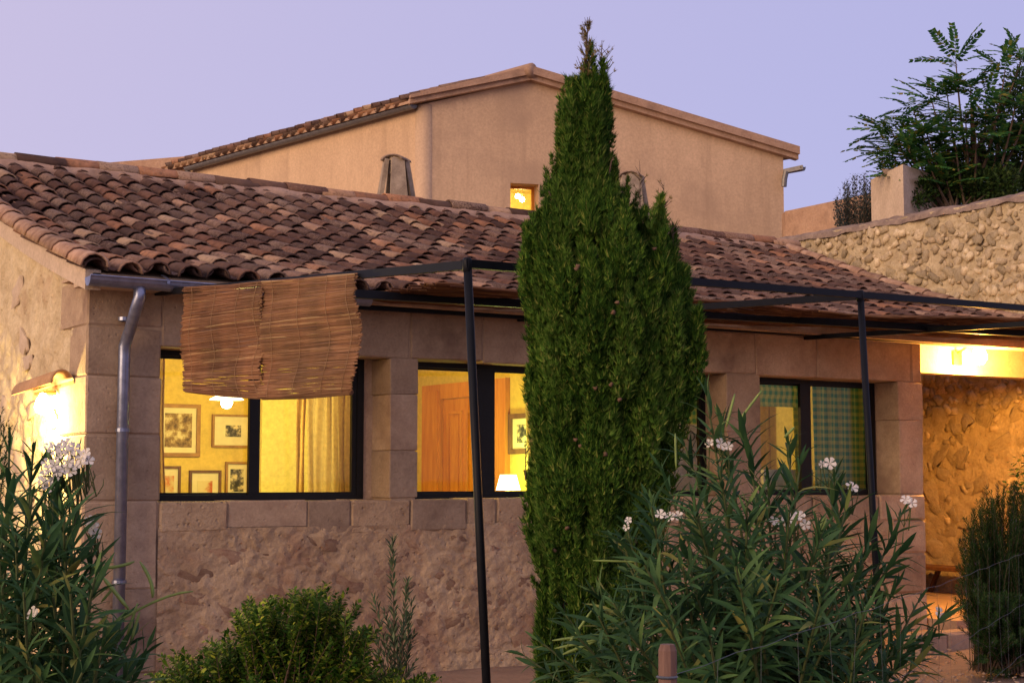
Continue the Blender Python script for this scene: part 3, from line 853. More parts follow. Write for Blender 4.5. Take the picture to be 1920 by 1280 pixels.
# kitchen things in the right room
kt = thing('kitchen_table', (on_y(1450, 900, 1.2).x, 1.2, FZ), 'white cloth covered table behind the window by the porch', 'table')
kx = on_y(1450, 900, 1.2).x
kz = on_y(1450, 880, 1.2).z
mb = MB(); mb.box(kx - .35, kx + .3, .95, 1.6, kz - .25, kz); mb.build('tablecloth', M['white'], kt)
for sx in (-.3, .25):
    for sy in (1.0, 1.55):
        mb = MB(); mb.box(kx + sx - .02, kx + sx + .02, sy - .02, sy + .02, FZ, kz - .251); mb.build('leg', M['darkwood'], kt)
cb = thing('tall_cupboard', (on_y(1300, 800, 1.0).x, 1.0, FZ), 'white cupboard with dark scrolled panel seen beside the cypress', 'cupboard')
ca, cb2 = on_y(1280, 800, 1.0).x, on_y(1322, 800, 1.0).x
cz = on_y(1300, 795, 1.0).z
mb = MB(); mb.box(ca - .3, cb2, 1.0, 1.35, FZ, cz); mb.build('body', M['white'], cb)
for k in range(3):
    mb = MB()
    for q in range(2):
        c0 = Vector((cb2 - .07 - .11 * q, .995, cz - .12 - .17 * k))
        mb.tube([c0 + Vector((.045 * math.cos(t * .5), 0, .06 * math.sin(t * .5) * (1 - t * .04))) for t in range(14)], .005, 4)
    mb.build('scroll', M['alu'], cb)
point((5.9, 2.5, 2.2), 48, (1, .72, .25), .08, house, 'room_light')

# ------------------------------------------------------------------ porch: lintel and end wall
YLN = .36
zb, zt_ = on_y(1800, 702, YLN).z, ZT + .06
mb = MB(); mb.box(XW - .06, 10.97, YLN, YLN + .2, zb, zt_); mb.build('porch_lintel', M['pale'], house)
mb = MB(); mb.box(XW - .3, XE, .72, 4.4, zt_ - .02, zt_ + .01); mb.build('porch_ceiling', M['ceiling'], house)

# ------------------------------------------------------------------ rubble wall beyond the house end
XS = 11.0
ZW = on_x(1700, 401, XS).z
swall = thing('stone_wall', (XS, 2, 0), 'tall rubble stone wall of knobbly pale stones beyond the right end of the tiled roof', 'wall')
def rub_fn(P):
    f1, f2 = worley(P * np.array([3, 5.6, 7.4]) + fbm(P * 5, 3, 2)[:, None] * .9, 24)
    f3, f4 = worley(P * np.array([6, 11., 12.]) + fbm(P * 9, 2, 6)[:, None], 37)
    up_ = np.clip((P[:, 2] - 2.15) * 8, 0, 1)
    h1 = np.sqrt(np.clip((f2 - f1) * 1.8, 0, 1))
    return .008 + up_ * (.03 * h1 * vnoise(P * 5, 3) + .03 * (.55 - f3)) + (1 - up_) * .012 * h1 + .03 * (fbm(P * 11, 4, 31) - .5)
mb = MB(); mb.box(XS + .02, XS + .5, -3.0, 12, -.3, ZW - .05); core = mb.build('wall_core', M['rubble_mortar'], swall)
relief('mortar_face', M['rubble_mortar'], (XS, -2.99, -.3), (0, 14.9, 0), (0, 0, ZW + .26), (-1, 0, 0), 640, 210, rub_fn, swall)
placed = []
specs = []
def stones_on_wall(n, y0, y1, z0, z1, s0, s1, proud, depth):
    k = t = 0
    while k < n and t < 16000:
        t += 1
        Y, z, s = random.uniform(y0, y1), random.uniform(z0, z1), random.uniform(s0, s1)
        if any((Y - a) ** 2 + (z - b) ** 2 < (.335 * (s + c)) ** 2 for a, b, c in placed): continue
        placed.append((Y, z, s)); k += 1
        specs.append((s, k, (XS - .008 - random.uniform(0, proud), Y, z), (random.uniform(-1.4, 1.4), random.uniform(-.3, .3), random.uniform(-.3, .3)), (depth, s * random.uniform(.95, 1.4), s * random.uniform(.6, .95))))
stones_on_wall(230, -.9, 6.6, 2.2, ZW - .17, .10, .155, .012, .07)
stones_on_wall(520, -.9, 6.6, 2.2, ZW - .14, .075, .14, .02, .065)
stones_on_wall(700, -.9, 6.6, 2.2, ZW - .12, .045, .075, .02, .05)
stones_on_wall(70, .2, 4.0, .2, 2.15, .18, .36, -.016, .06)
stones_on_wall(90, .2, 4.0, .2, 2.15, .08, .15, -.012, .05)
specs.sort(key=lambda q: -q[0])
for s_, k, loc, rot, sc in specs[:300]:
    link_mesh('stone', lump_mesh('rubble_mortar' if (loc[2] < 2.16 or k % 5 > 2) else 'rubble', k % 12), swall, loc, rot, sc)
V, F = [], []
for s_, k, loc, rot, sc in specs[300:]:
    me = lump_mesh('rubble', k % 12)
    from mathutils import Euler
    m = Matrix.Translation(loc) @ Euler(rot).to_matrix().to_4x4() @ Matrix.Diagonal((*sc, 1))
    F.append(np.array([p.vertices[:] for p in me.polygons]) + 26 * len(V)); V.append(np.array([tuple(m @ v.co) for v in me.vertices]))
o = link_mesh('small_stone', np_mesh('small_stone', np.concatenate(V), np.concatenate(F), M['rubble'], True), swall); o['kind'] = 'stuff'
nx, na = 260, 9
xs = np.linspace(-3, 12, nx); an = np.linspace(-.05 * PI, 1.05 * PI, na)
A, B = np.meshgrid(xs, an, indexing='ij')
P = np.stack([XS + .24 - .30 * np.cos(B.ravel()), A.ravel(), ZW - .09 + .12 * np.sin(B.ravel())], 1)
P[:, 2] += (fbm(P * 4, 4, 8) - .5) * .10; P[:, 0] += (fbm(P * 5 + 9, 4, 8) - .5) * .09
a = (np.arange(nx - 1)[:, None] * na + np.arange(na - 1)[None, :]).ravel()
link_mesh('coping', np_mesh('coping', P, np.stack([a, a + na, a + na + 1, a + 1], 1), M['coping'], True), swall)
# porch floor, step and kerb
mb = MB(); mb.box(XW + .02, XS - .02, -.35, 6, -.25, .10); tag(mb.build('terrace', M['terrace']), kind='structure')
kb = thing('kerb', (10, -1.5, 0), 'low kerb of worn pale stones edging the path below the porch', 'kerb')
kp = [at_depth(1700 + i * 60, 1196 + (i % 2) * 2, 13.1 + .25 * i) for i in range(7)]
for i in range(6):
    p, q = kp[i], kp[i + 1]
    L = math.hypot(q.x - p.x, q.y - p.y)
    me = bevel_box('kerb_stone', M['terrace'], (L - .012, .22, .22), .02, .01, i)
    link_mesh('kerb_stone', me, kb, ((p.x + q.x) / 2, (p.y + q.y) / 2, .01), (0, 0, math.atan2(q.y - p.y, q.x - p.x)))
V, F = [], []
ico = lump_mesh('terrace', 3); iv = np.array([v.co for v in ico.vertices]); fi = np.array([p.vertices for p in ico.polygons])
for i in range(420):
    p = at_depth(random.uniform(1500, 2000), random.uniform(1215, 1300), 1); p = CAM + (p - CAM) * ((0 - E) / (p.z - E))
    s = random.uniform(.008, .028); F.append(fi + len(iv) * i); V.append(iv * s * np.array([1, 1, .6]) + np.array(p) + np.array([0, 0, .01]))
o = link_mesh('gravel', np_mesh('gravel', np.concatenate(V), np.concatenate(F), M['terrace'], True)); o['kind'] = 'stuff'
mb = MB(); mb.box(XS + .52, 19, -3, 14, 3.6, ZW - .22); tag(mb.build('raised_ground', M['ground']), kind='structure')
# bench in the porch
bp0, bp1 = on_x(1738, 1057, XS - .12), on_x(1845, 1052, XS - .55)
bt = bp0.z
bench = thing('bench', (XS - .35, (bp0.y + bp1.y) / 2, .10), 'low wooden bench with splayed dark legs against the lit porch wall', 'bench')
yb0, yb1 = 1.1, 2.9
for k in range(3):
    me = bevel_box('plank', M['darkwood'], (.118, yb1 - yb0, .045), .006, .002, k)
    link_mesh('plank', me, bench, (XS - .19 - .122 * k, (yb0 + yb1) / 2, bt - .02))
for (y, dy) in ((yb1 - .28, .12), (yb1 - .62, -.14), (yb0 + .3, -.12)):
    for x in (XS - .16, XS - .44):
        mb = MB(); mb.bar((x, y, bt - .043), (x, y - dy, .10), .045, .045); mb.build('leg', M['darkwood'], bench)
# wall lamps
def half_tile(name, mat, a, b, r, parent, out):
    """a curved clay shade from a to b, open side down"""
    a, b = Vector(a), Vector(b); d = (b - a).normalized(); o = Vector(out)
    mb = MB(); n = 10; v = []
    for p in (a, b):
        for rr in (r, r - .012):
            for k in range(n + 1):
                an = PI * k / n
                v.append(p + o * (rr * .95 * (1 - math.cos(an)) * .9) + Vector((0, 0, rr * math.sin(an))))
    m = n + 1; f = []
    for k in range(n):
        f += [(k, k + 1, 2 * m + k + 1, 2 * m + k), (m + k + 1, m + k, 3 * m + k, 3 * m + k + 1), (k + 1, k, m + k, m + k + 1), (2 * m + k, 2 * m + k + 1, 3 * m + k + 1, 3 * m + k)]
    mb.add(v, f)
    return mb.build(name, mat, parent, True)
la, lb = on_x(62, 742, -.02), on_x(136, 722, -.02)
wl = thing('wall_lamp', (0, (la.y + lb.y) / 2, la.z - .1), 'lit wall lamp under a curved clay tile shade on the left gable wall', 'lamp')
half_tile('lamp_shade', M['terracotta'], (-.01, la.y, la.z), (-.01, lb.y, lb.z + .01), .10, wl, (-1, 0, 0))
lc = Vector((-.10, (la.y + lb.y) / 2 - .06, (la.z + lb.z) / 2 - .075))
mb = MB(); mb.lathe(lc, [(0, -.10), (.045, -.085), (.06, -.045), (.05, 0), (.02, .05), (0, .055)], 12); mb.build('bulb', M['bulb'], wl, True)
mb = MB(); mb.tube([lc + Vector((0, 0, .05)), lc + Vector((.09, 0, .06))], .018, 8); mb.build('lamp_holder', M['brass'], wl)
point(lc + Vector((-.05, 0, -.13)), 125, (1, .74, .24), .05, wl)
YPL = YLN - .30
pc = on_y(1836, 668, YPL)
pw = thing('wall_lamp', (pc.x, YLN, pc.z), 'bright lit wall lamp on the porch lintel at the right edge', 'lamp')
mb = MB(); mb.lathe((pc.x, YPL, pc.z), [(0, -.085), (.045, -.075), (.075, -.03), (.078, .01), (.05, .07), (0, .085)], 14); mb.build('bulb', M['bulb'], pw, True)
mb = MB(); mb.box(pc.x - .06, pc.x + .06, YLN - .03, YLN - .001, pc.z - .07, pc.z + .07); mb.tube([(pc.x, YLN - .03, pc.z + .05), (pc.x, YLN - .15, pc.z + .11), (pc.x, YPL, pc.z + .085)], .012, 8); mb.build('lamp_mount', M['brass'], pw)
point((pc.x, YPL, pc.z - .10), 430, (1, .43, .065), .06, pw)

# ------------------------------------------------------------------ tall plastered house behind
def hz(p): return Vector((p.x, p.y, 0))
FA, FB = at_depth(790, 400, 24.0), at_depth(1470, 400, 25.6)     # front corners
FCp = at_depth(352, 400, 29.0)                                     # far end of the side wall
fa, fb, fc = hz(FA), hz(FB), hz(FCp)
fd = (fb - fa).normalized(); fn = Vector((fd.y, -fd.x, 0))         # along the front, outwards
sd = (fc - fa).normalized(); sn = Vector((sd.y, -sd.x, 0)); sn = -sn if sn.dot(RT) > 0 else sn
def on_front(x, y, off=0):
    r = ray(x, y); n = fn; c = fa + fn * off
    return CAM + r * ((c - CAM).dot(n) / r.dot(n))
zA = on_front(790, 196).z
pAp = on_front(992, 152); pB = on_front(1472, 292)
big = thing('plastered_house', ((fa + fb) / 2), 'tall tan plastered gabled house rising behind the low stone house', 'house')
wx0, wx1, wz0, wz1 = on_front(957, 345), on_front(1010, 345), on_front(957, 400).z, on_front(957, 343).z
u = lambda p: (hz(p) - fa).dot(fd)
U0, U1, UB, UA = u(wx0), u(wx1), (fb - fa).length, u(pAp)
P_ = lambda s, z, o=0: fa + fd * s + fn * o + Vector((0, 0, z))
def top_at(s): return zA + (pAp.z - zA) * s / UA if s < UA else pAp.z + (pB.z - pAp.z) * (s - UA) / (UB - UA)
fw = MB()
def col(s0, s1, z0=None, z1=None):
    b0, b1 = (-.3 if z0 is None else z0), None
    t0, t1 = (top_at(s0), top_at(s1)) if z1 is None else (z1, z1)
    fw.hexa([P_(s0, b0), P_(s1, b0), P_(s1, b0, -.45), P_(s0, b0, -.45), P_(s0, t0), P_(s1, t1), P_(s1, t1, -.45), P_(s0, t0, -.45)])
col(0.0, U0); col(U0, U1, None, wz0); col(U1, UB)
for s0, s1 in ((U0, UA), (UA, U1)): col(s0, s1, wz1, None)
# (piece over the window follows the gable through its two ends)
fwall = fw.build('front_wall', M['plaster'], big)
# rounded corner and side wall
sw = MB()
q0, q1 = fa, fc
dn = -sn * .45
sw.hexa([q0 + Vector((0, 0, -.3)), q1 + Vector((0, 0, -.3)), q1 + dn + Vector((0, 0, -.3)), q0 + dn + Vector((0, 0, -.3)), q0 + Vector((0, 0, zA)), q1 + Vector((0, 0, zA)), q1 + dn + Vector((0, 0, zA)), q0 + dn + Vector((0, 0, zA))])
sw.build('side_wall', M['plaster'], big)
rc = MB(); rc.tube([fa + (dn + fn * -.45) * .0 - (fn + sn).normalized() * .13 + Vector((0, 0, -.3)), fa - (fn + sn).normalized() * .13 + Vector((0, 0, zA))], .15, 20)
rc.build('rounded_corner', M['plaster'], big, True)
ew = MB()
fb2 = fb + sd * 9
d2 = Vector((0, 0, 1))
fbb = fb + sd * .46
ew.hexa([fbb - d2 * .3 - fd * .01, fb2 - d2 * .3, fb2 - fd * .4 - d2 * .3, fbb - fd * .4 - d2 * .3, fbb - fd * .01 + d2 * (pB.z - .02), fb2 + d2 * (pB.z - .02), fb2 - fd * .4 + d2 * (pB.z - .02), fbb - fd * .4 + d2 * (pB.z - .02)])
ew.build('end_wall', M['plaster'], big)
# roof slabs; they run back along the side wall
LEN = 9.5
ov = .10
eL = lambda t: fa + fd * -.22 + sd * t + Vector((0, 0, zA - .02))
eR = lambda t: fb + fd * .2 + sd * t + Vector((0, 0, pB.z - .05))
rg = lambda t: P_(UA, pAp.z + .02) + sd * t
up = Vector((0, 0, .17)); upe = Vector((0, 0, .045))
rfm = MB()
for e in (eL, eR):
    a0, a1, b0, b1 = e(-.0), e(LEN), rg(-.0), rg(LEN)
    a0, b0 = a0 + fn * ov, b0 + fn * ov
    if e is eL: rfm.hexa([a0, b0, b1, a1, a0 + upe, b0 + up, b1 + up, a1 + upe])
    else: rfm.hexa([b0, a0, a1, b1, b0 + up, a0 + up, a1 + up, b1 + up])
broof = rfm.build('roof', M['trim'], big)
# moulded verge along the gable: two lips with a lump at the top
for (s0, z0, s1, z1) in ((-.22, zA + .0, UA, pAp.z + .02), (UA, pAp.z + .02, UB + .22, pB.z - .05)):
    mb = MB(); o0, o1 = .11, .19
    mb.hexa([P_(s0, z0 + .05, o1), P_(s1, z1 + .05, o1), P_(s1, z1 + .05, .08), P_(s0, z0 + .05, .08), P_(s0, z0 + (.10 if s0 < 0 else .18), o1), P_(s1, z1 + .18, o1), P_(s1, z1 + .18, .08), P_(s0, z0 + (.10 if s0 < 0 else .18), .08)])
    mb.hexa([P_(s0, z0 - .03, .13), P_(s1, z1 - .03, .13), P_(s1, z1 - .03, .0), P_(s0, z0 - .03, .0), P_(s0, z0 + .06, .13), P_(s1, z1 + .06, .13), P_(s1, z1 + .06, .0), P_(s0, z0 + .06, .0)])
    mb.build('verge_band', M['trim'], broof)
rb = MB(); rb.tube([P_(UA, pAp.z + .13, .2), P_(UA, pAp.z + .13, .2) + sd * LEN + fn * 0], .115, 12); rb.build('ridge_roll', M['trim'], broof, True)
# eave tiles along the side, two courses of covers
sl = math.atan2((rg(0) + up - eL(0) - upe).z, hz(rg(0) - eL(0)).length)
inn = hz(rg(0) - eL(0)).normalized()
T2V, T2F = tile_template(.44, .10, .085)
t2 = np_mesh('roof_tile', T2V, T2F[:, ::-1], M['tile'])
t2c = np_mesh('channel_tile', CVt * 1.1, CF, M['tile'])
yaw = math.atan2(inn.y, inn.x) - PI / 2
n2 = int((LEN - .2) / .235)
for i in range(n2):
    for c in range(4):
        if c and random.random() < .02: continue
        p = eL(.1 + i * .235) + upe + inn * (-.06 + c * .32) + Vector((0, 0, math.tan(sl) * (c * .32) + .015 + random.uniform(-.01, .02)))
        o = link_mesh('roof_tile', t2, broof)
        o.matrix_basis = Matrix.Translation(p) @ Matrix.Rotation(yaw + random.uniform(-.05, .05), 4, 'Z') @ Matrix.Rotation(sl - .04, 4, 'X')
    p = eL(.1 + (i + .5) * .235) + upe + inn * -.10 + Vector((0, 0, .03))
    o = link_mesh('channel_tile', t2c, broof)
    o.matrix_basis = Matrix.Translation(p) @ Matrix.Rotation(yaw, 4, 'Z') @ Matrix.Rotation(sl - .04, 4, 'X')
o = link_mesh('ridge_tile', t2, broof); o.matrix_basis = Matrix.Translation(eL(LEN) + upe + Vector((0, 0, .08))) @ Matrix.Rotation(yaw + .4, 4, 'Z')
gl0, gl1 = at_depth(776, 196, 23.95), at_depth(350, 312, 28.8)
bg_ = gutter('gutter', gl0, (gl1.x, gl1.y, gl0.z - .03), .07, M['oldzinc'], big)
mb = MB(); mb.tube([Vector((gl1.x, gl1.y, gl0.z - .09)), Vector((gl1.x, gl1.y, gl0.z - .2)) + RT * .1, Vector((gl1.x, gl1.y, gl0.z - .3)) + RT * .3], .05, 8); mb.build('downpipe', M['oldzinc'], big, True)
# right gutter end with a bent pipe
g0, g1 = at_depth(1466, 322, 25.55), at_depth(1506, 313, 25.4)
gr = gutter('gutter', g1, g1 + sd * 6 + Vector((0, 0, -.02)), .07, M['oldzinc'], big)
mb = MB(); mb.bar(g1 + Vector((0, 0, -.01)), at_depth(1470, 322, 25.5), .10, .07); mb.tube([at_depth(1474, 322, 25.45), at_depth(1471, 336, 25.45), at_depth(1470, 350, 25.45)], .045, 8); mb.build('gutter_elbow', M['oldzinc'], gr)
# lower roof strip on the far left of the tall house
lr0, lr1 = at_depth(190, 306, 29.5), at_depth(362, 292, 29.0)
mb = MB()
back = sd * 3
mb.hexa([lr0 - Vector((0, 0, 1)), lr1 - Vector((0, 0, 1)), lr1 + back - Vector((0, 0, 1)), lr0 + back - Vector((0, 0, 1)), lr0, lr1, lr1 + back, lr0 + back])
mb.build('lower_parapet', M['trim'], big)
# window with deep reveal, wooden sash and a small lit room
WS = lambda s0, s1, z0, z1, o0, o1: [P_(s0, z0, o0), P_(s1, z0, o0), P_(s1, z0, o1), P_(s0, z0, o1), P_(s0, z1, o0), P_(s1, z1, o0), P_(s1, z1, o1), P_(s0, z1, o1)]
fr = MB()
D0, D1 = -.26, -.31
ft = .04
for q in ((U0, U0 + ft, wz0, wz1), (U1 - ft, U1, wz0, wz1), (U0 + ft, U1 - ft, wz0, wz0 + ft), (U0 + ft, U1 - ft, wz1 - ft, wz1)): fr.hexa(WS(*q, D0, D1))
bw = fr.build('window', M['pine'], big)
pn = MB(); pn.add([P_(U0 + ft, wz0 + ft, -.285), P_(U1 - ft, wz0 + ft, -.285), P_(U1 - ft, wz1 - ft, -.285), P_(U0 + ft, wz1 - ft, -.285)], [(0, 1, 2, 3)]); pn.build('pane', M['glass'], bw)
rm = MB()
r0, r1, h0, h1, dd = U0 - 1.0, U1 + 1.6, wz0 - 1.2, wz1 + .35, -2.4
rm.hexa(WS(r0, r1, h0, h1, dd, dd - .05)); rm.hexa(WS(r0, r0 + .05, h0, h1, -.452, dd)); rm.hexa(WS(r1 - .05, r1, h0, h1, -.452, dd)); rm.hexa(WS(r0, r1, h0, h0 + .05, -.453, dd)); rm.hexa(WS(r0, r1, h1 - .05, h1, -.453, dd))
rm.build('room_wall', M['room_pale'], big)
dr = MB(); ds = u(on_front(955, 380)) + .15; dr.hexa(WS(ds, ds + .42, h0 + .06, wz0 + .36, -2.2, -2.38)); dr.build('door', M['pine'], big)
for (x, y) in ((971, 368), (979, 374)):
    d_ = ray(x, y); c = CAM + d_ * ((fa - fn * 1.2 - CAM).dot(fn) / d_.dot(fn))
    ch = thing('globe_lamp', c, 'upper left glowing globe lamp inside the small high window' if x == 971 else 'lower right glowing globe lamp inside the small high window', 'lamp', 'globe lamps in the high window')
    mb = MB(); mb.lathe(c, [(0, -.045), (.03, -.035), (.045, 0), (.03, .035), (0, .045)], 12); mb.build('globe', M['bulb'], ch, True)
    mb = MB(); mb.tube([c + Vector((0, 0, .04)), Vector((c.x, c.y, h1 - .05))], .006, 5); mb.build('cord', M['brass'], ch)
    point(c + Vector((0, 0, -.12)), 22, (1, .68, .22), .05, ch)
# low parapet to the right
lp = thing('parapet', at_depth(1520, 430, 24), 'low pinkish plastered parapet between the tall house and the rubble wall', 'wall')
a0, a1 = at_depth(1472, 396, 24.2), at_depth(1640, 414, 22.6)
mb = MB(); bk_ = HD * .3
mb.hexa([Vector((a0.x, a0.y, -.3)), Vector((a1.x, a1.y, -.3)), Vector((a1.x, a1.y, -.3)) + bk_, Vector((a0.x, a0.y, -.3)) + bk_, a0, Vector((a1.x, a1.y, a0.z)), Vector((a1.x, a1.y, a0.z)) + bk_, a0 + bk_])
mb.build('coping_wall', M['trim'], lp)
# chimneys of Majorcan shape behind the ridge: four leaning slabs and a tile cap
def chimney(px, py, d, w, h, label):
    tp = at_depth(px, py, d)
    root = thing('chimney', (tp.x, tp.y, tp.z - h), label, 'chimney', 'tile capped chimneys on the low roof')
    c = Vector((tp.x, tp.y, tp.z))
    ax, ay = RT, HD
    def slab(q0, q1, q2, q3, t):
        n = (Vector(q1) - Vector(q0)).cross(Vector(q3) - Vector(q0)).normalized() * t
        mb = MB(); mb.hexa([q0, q1, Vector(q1) + n, Vector(q0) + n, q3, q2, Vector(q2) + n, Vector(q3) + n]); return mb
    bw_, tw = w * .88, w * .40
    zb_, zt0 = c.z - h, c.z - .10
    rot = [(ax + ay * .25).normalized()]; rot.append(Vector((-rot[0].y, rot[0].x, 0)))
    for (sx, sy) in ((0, -1), (1, 0), (0, 1), (-1, 0)):
        n = rot[0] * sx + rot[1] * sy; t = Vector((-n.y, n.x, 0))
        o = Vector((c.x, c.y, 0))
        k = .56
        q = [o + n * bw_ / 2 - t * bw_ * k / 2, o + n * bw_ / 2 + t * bw_ * k / 2, o + n * tw / 2 + t * tw * .8 / 2, o + n * tw / 2 - t * tw * .8 / 2]
        q = [v + Vector((0, 0, zb_ if i < 2 else zt0)) for i, v in enumerate(q)]
        slab(*q, .05).build('slab', M['chimney'], root)
    mb = MB(); o = Vector((c.x, c.y, zt0 - .16)); mb.tube([o, o + Vector((0, 0, .20))], tw * .5, 10); mb.build('flue', M['pale'], root)
    mb = MB(); mb.tube([Vector((c.x, c.y, zb_)), Vector((c.x, c.y, zt0 - .16))], tw * .42, 8); mb.build('inner_flue', M['coping'], root)
    vv, ff = tile_template(.24, .14, .14, .03, 9)
    vv = vv * np.array([1, 1, .5]); me = np_mesh('cap_tile', vv, ff[:, ::-1], M['coping'])
    o = link_mesh('cap_tile', me, root); o.matrix_basis = Matrix.Translation((c.x, c.y, zt0 - .012)) @ Matrix.Rotation(math.atan2(HD.y, HD.x) - PI / 2 - .35, 4, 'Z') @ Matrix.Translation((0, -.13, 0))
chimney(743, 285, 17.2, .44, .75, 'stone chimney with curved tile cap standing left of the corner of the tall house')
chimney(1184, 316, 18.4, .42, .8, 'stone chimney with curved tile cap half hidden behind the cypress')
# garden pillar
c0 = at_depth(1695, 400, 18.9)
gp = thing('pillar', (c0.x, c0.y, 0), 'square plastered pillar standing behind the rubble wall below the pinnate tree', 'pillar')
pz = at_depth(1695, 308, 18.9).z
k0 = hz(c0)
le = hz(at_depth(1634, 400, 19.9)) - k0; re = hz(at_depth(1800, 400, 20.2)) - k0
mb = MB(); b = Vector((0, 0, 0)); hgt = Vector((0, 0, pz))
mb.hexa([k0, k0 + re, k0 + re + le, k0 + le, k0 + hgt, k0 + re + hgt, k0 + re + le + hgt, k0 + le + hgt - Vector((0, 0, .0))])
gpo = mb.build('shaft', M['pale'], gp)
for i in range(3):
    p = k0 + le * random.uniform(.2, .95) + re * random.uniform(.02, .3) + hgt
    link_mesh('cap_stone', lump_mesh('coping', i), gp, p, (0, 0, i), (.16, .14, .09))

# ------------------------------------------------------------------ pergola
perg = thing('pergola', (2, -4, 0), 'black metal pergola on thin posts standing in front of the lit windows', 'pergola')
def rect_bar(name, a, b, w, h, mat='black'):
    mb = MB(); mb.bar(a, b, w, h); return mb.build(name, M[mat], perg)
X1, X2 = W[0][0] - .03, on_y(970, 598, -.02).x
t1, t2_ = on_x(876, 497, X1), on_x(1613, 555, X2)
w1, w2, w3 = on_y(292, 549, .02), on_y(970, 598, .02), on_y(1506, 633, .02)
rect_bar('rafter', w1, t1, .035, .042); rect_bar('rafter', w2, t2_, .035, .042)
X3 = w3.x
t3 = t2_ + (t2_ - t1) * 1.02; t3.x = X3
rect_bar('rafter', w3, t3, .035, .042)
d12 = (t2_ - t1)
rect_bar('beam', t1 - d12 * .006 + Vector((0, 0, .006)), t2_ + Vector((0, 0, .006)), .038, .040); rect_bar('beam', t2_ + Vector((0, 0, .006)), t3 + (t3 - t2_) * .6 + Vector((0, 0, .006)), .038, .040)
for (tp, bx, by) in ((t1, 912, 1280), (t2_, 1641, 1040)):
    d = (tp - CAM).dot(HD)
    q = at_depth(bx, by, d); dr_ = (q - tp); f = (tp.z + .1) / (tp.z - q.z)
    mb = MB(); mb.tube([tp + Vector((0, 0, .03)), tp + dr_ * f], .0205, 12)
    po = mb.build('post', M['black'], perg, True)
    mb = MB(); mb.lathe(tp + Vector((0, 0, .0)), [(0, .038), (.018, .034), (.0225, .022), (.0225, -.03), (.020, -.032)], 12); mb.build('post_cap', M['black'], po, True)
q3 = Vector((t3.x + .1, t3.y, -.1)); mb = MB(); mb.tube([t3 + Vector((0, 0, .03)), q3], .026, 12); mb.build('post', M['black'], perg, True)
def on_rafters(px, py, s): return on_y(px, py, -s)
m0, m1 = on_y(480, 548, -1.5), on_y(1640, 602, -2.2)
p0, p1 = on_y(664, 552, -1.7), on_y(1000, 570, -1.75)
def span(pa, pb, ext0, ext1):
    d = pb - pa; return pa - d * ext0, pb + d * ext1
a, b = on_y(664, 551, -1.45), on_y(1612, 607, -1.45)
a, b = span(a, b, .0, .75)
rect_bar('purlin', a, b, .05, .055)
PA, PB = a, b
a, b = on_y(664, 572, -.14), on_y(1612, 630, -.14)
a, b = span(a, b, .25, .5)
rect_bar('purlin', a, b, .05, .06)
QA, QB = a, b
# reed mats lying on the purlins
def cane_mat(label, x0, x1, y0, y1, rows, wav, group='cane mats on the pergola'):
    mb = MB()
    def zat(x, y):
        t = (x - PA.x) / (PB.x - PA.x); zp = PA.z + (PB.z - PA.z) * t; zq = QA.z + (QB.z - QA.z) * ((x - QA.x) / (QB.x - QA.x))
        return zp + (zq - zp) * (y - PA.y) / (QA.y - PA.y) + .045
    for r_ in range(rows):
        y = y0 + (y1 - y0) * r_ / (rows - 1)
        xa = x0 + random.uniform(-.12, .12); xb = x1 + random.uniform(-.12, .12); n = 26
        ph = random.uniform(0, 6)
        pts = []
        for i in range(n + 1):
            x = xa + (xb - xa) * i / n
            pts.append((x, y + .02 * math.sin(x * 3 + ph) + wav * math.sin(x * 1.3 + 1), zat(x, y) + random.uniform(-.006, .009) + .018 * math.sin(x * 2.3 + y * 4)))
        mb.tube(pts, random.uniform(.005, .008), 4)
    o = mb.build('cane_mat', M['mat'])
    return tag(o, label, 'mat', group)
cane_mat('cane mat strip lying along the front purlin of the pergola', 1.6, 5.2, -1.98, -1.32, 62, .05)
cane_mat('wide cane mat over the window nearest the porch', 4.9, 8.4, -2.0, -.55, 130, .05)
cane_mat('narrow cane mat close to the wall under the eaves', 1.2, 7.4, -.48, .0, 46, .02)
cane_mat('sagging cane mat over the porch lamp lit golden from below', 6.8, 11.4, -1.7, .12, 140, .04)

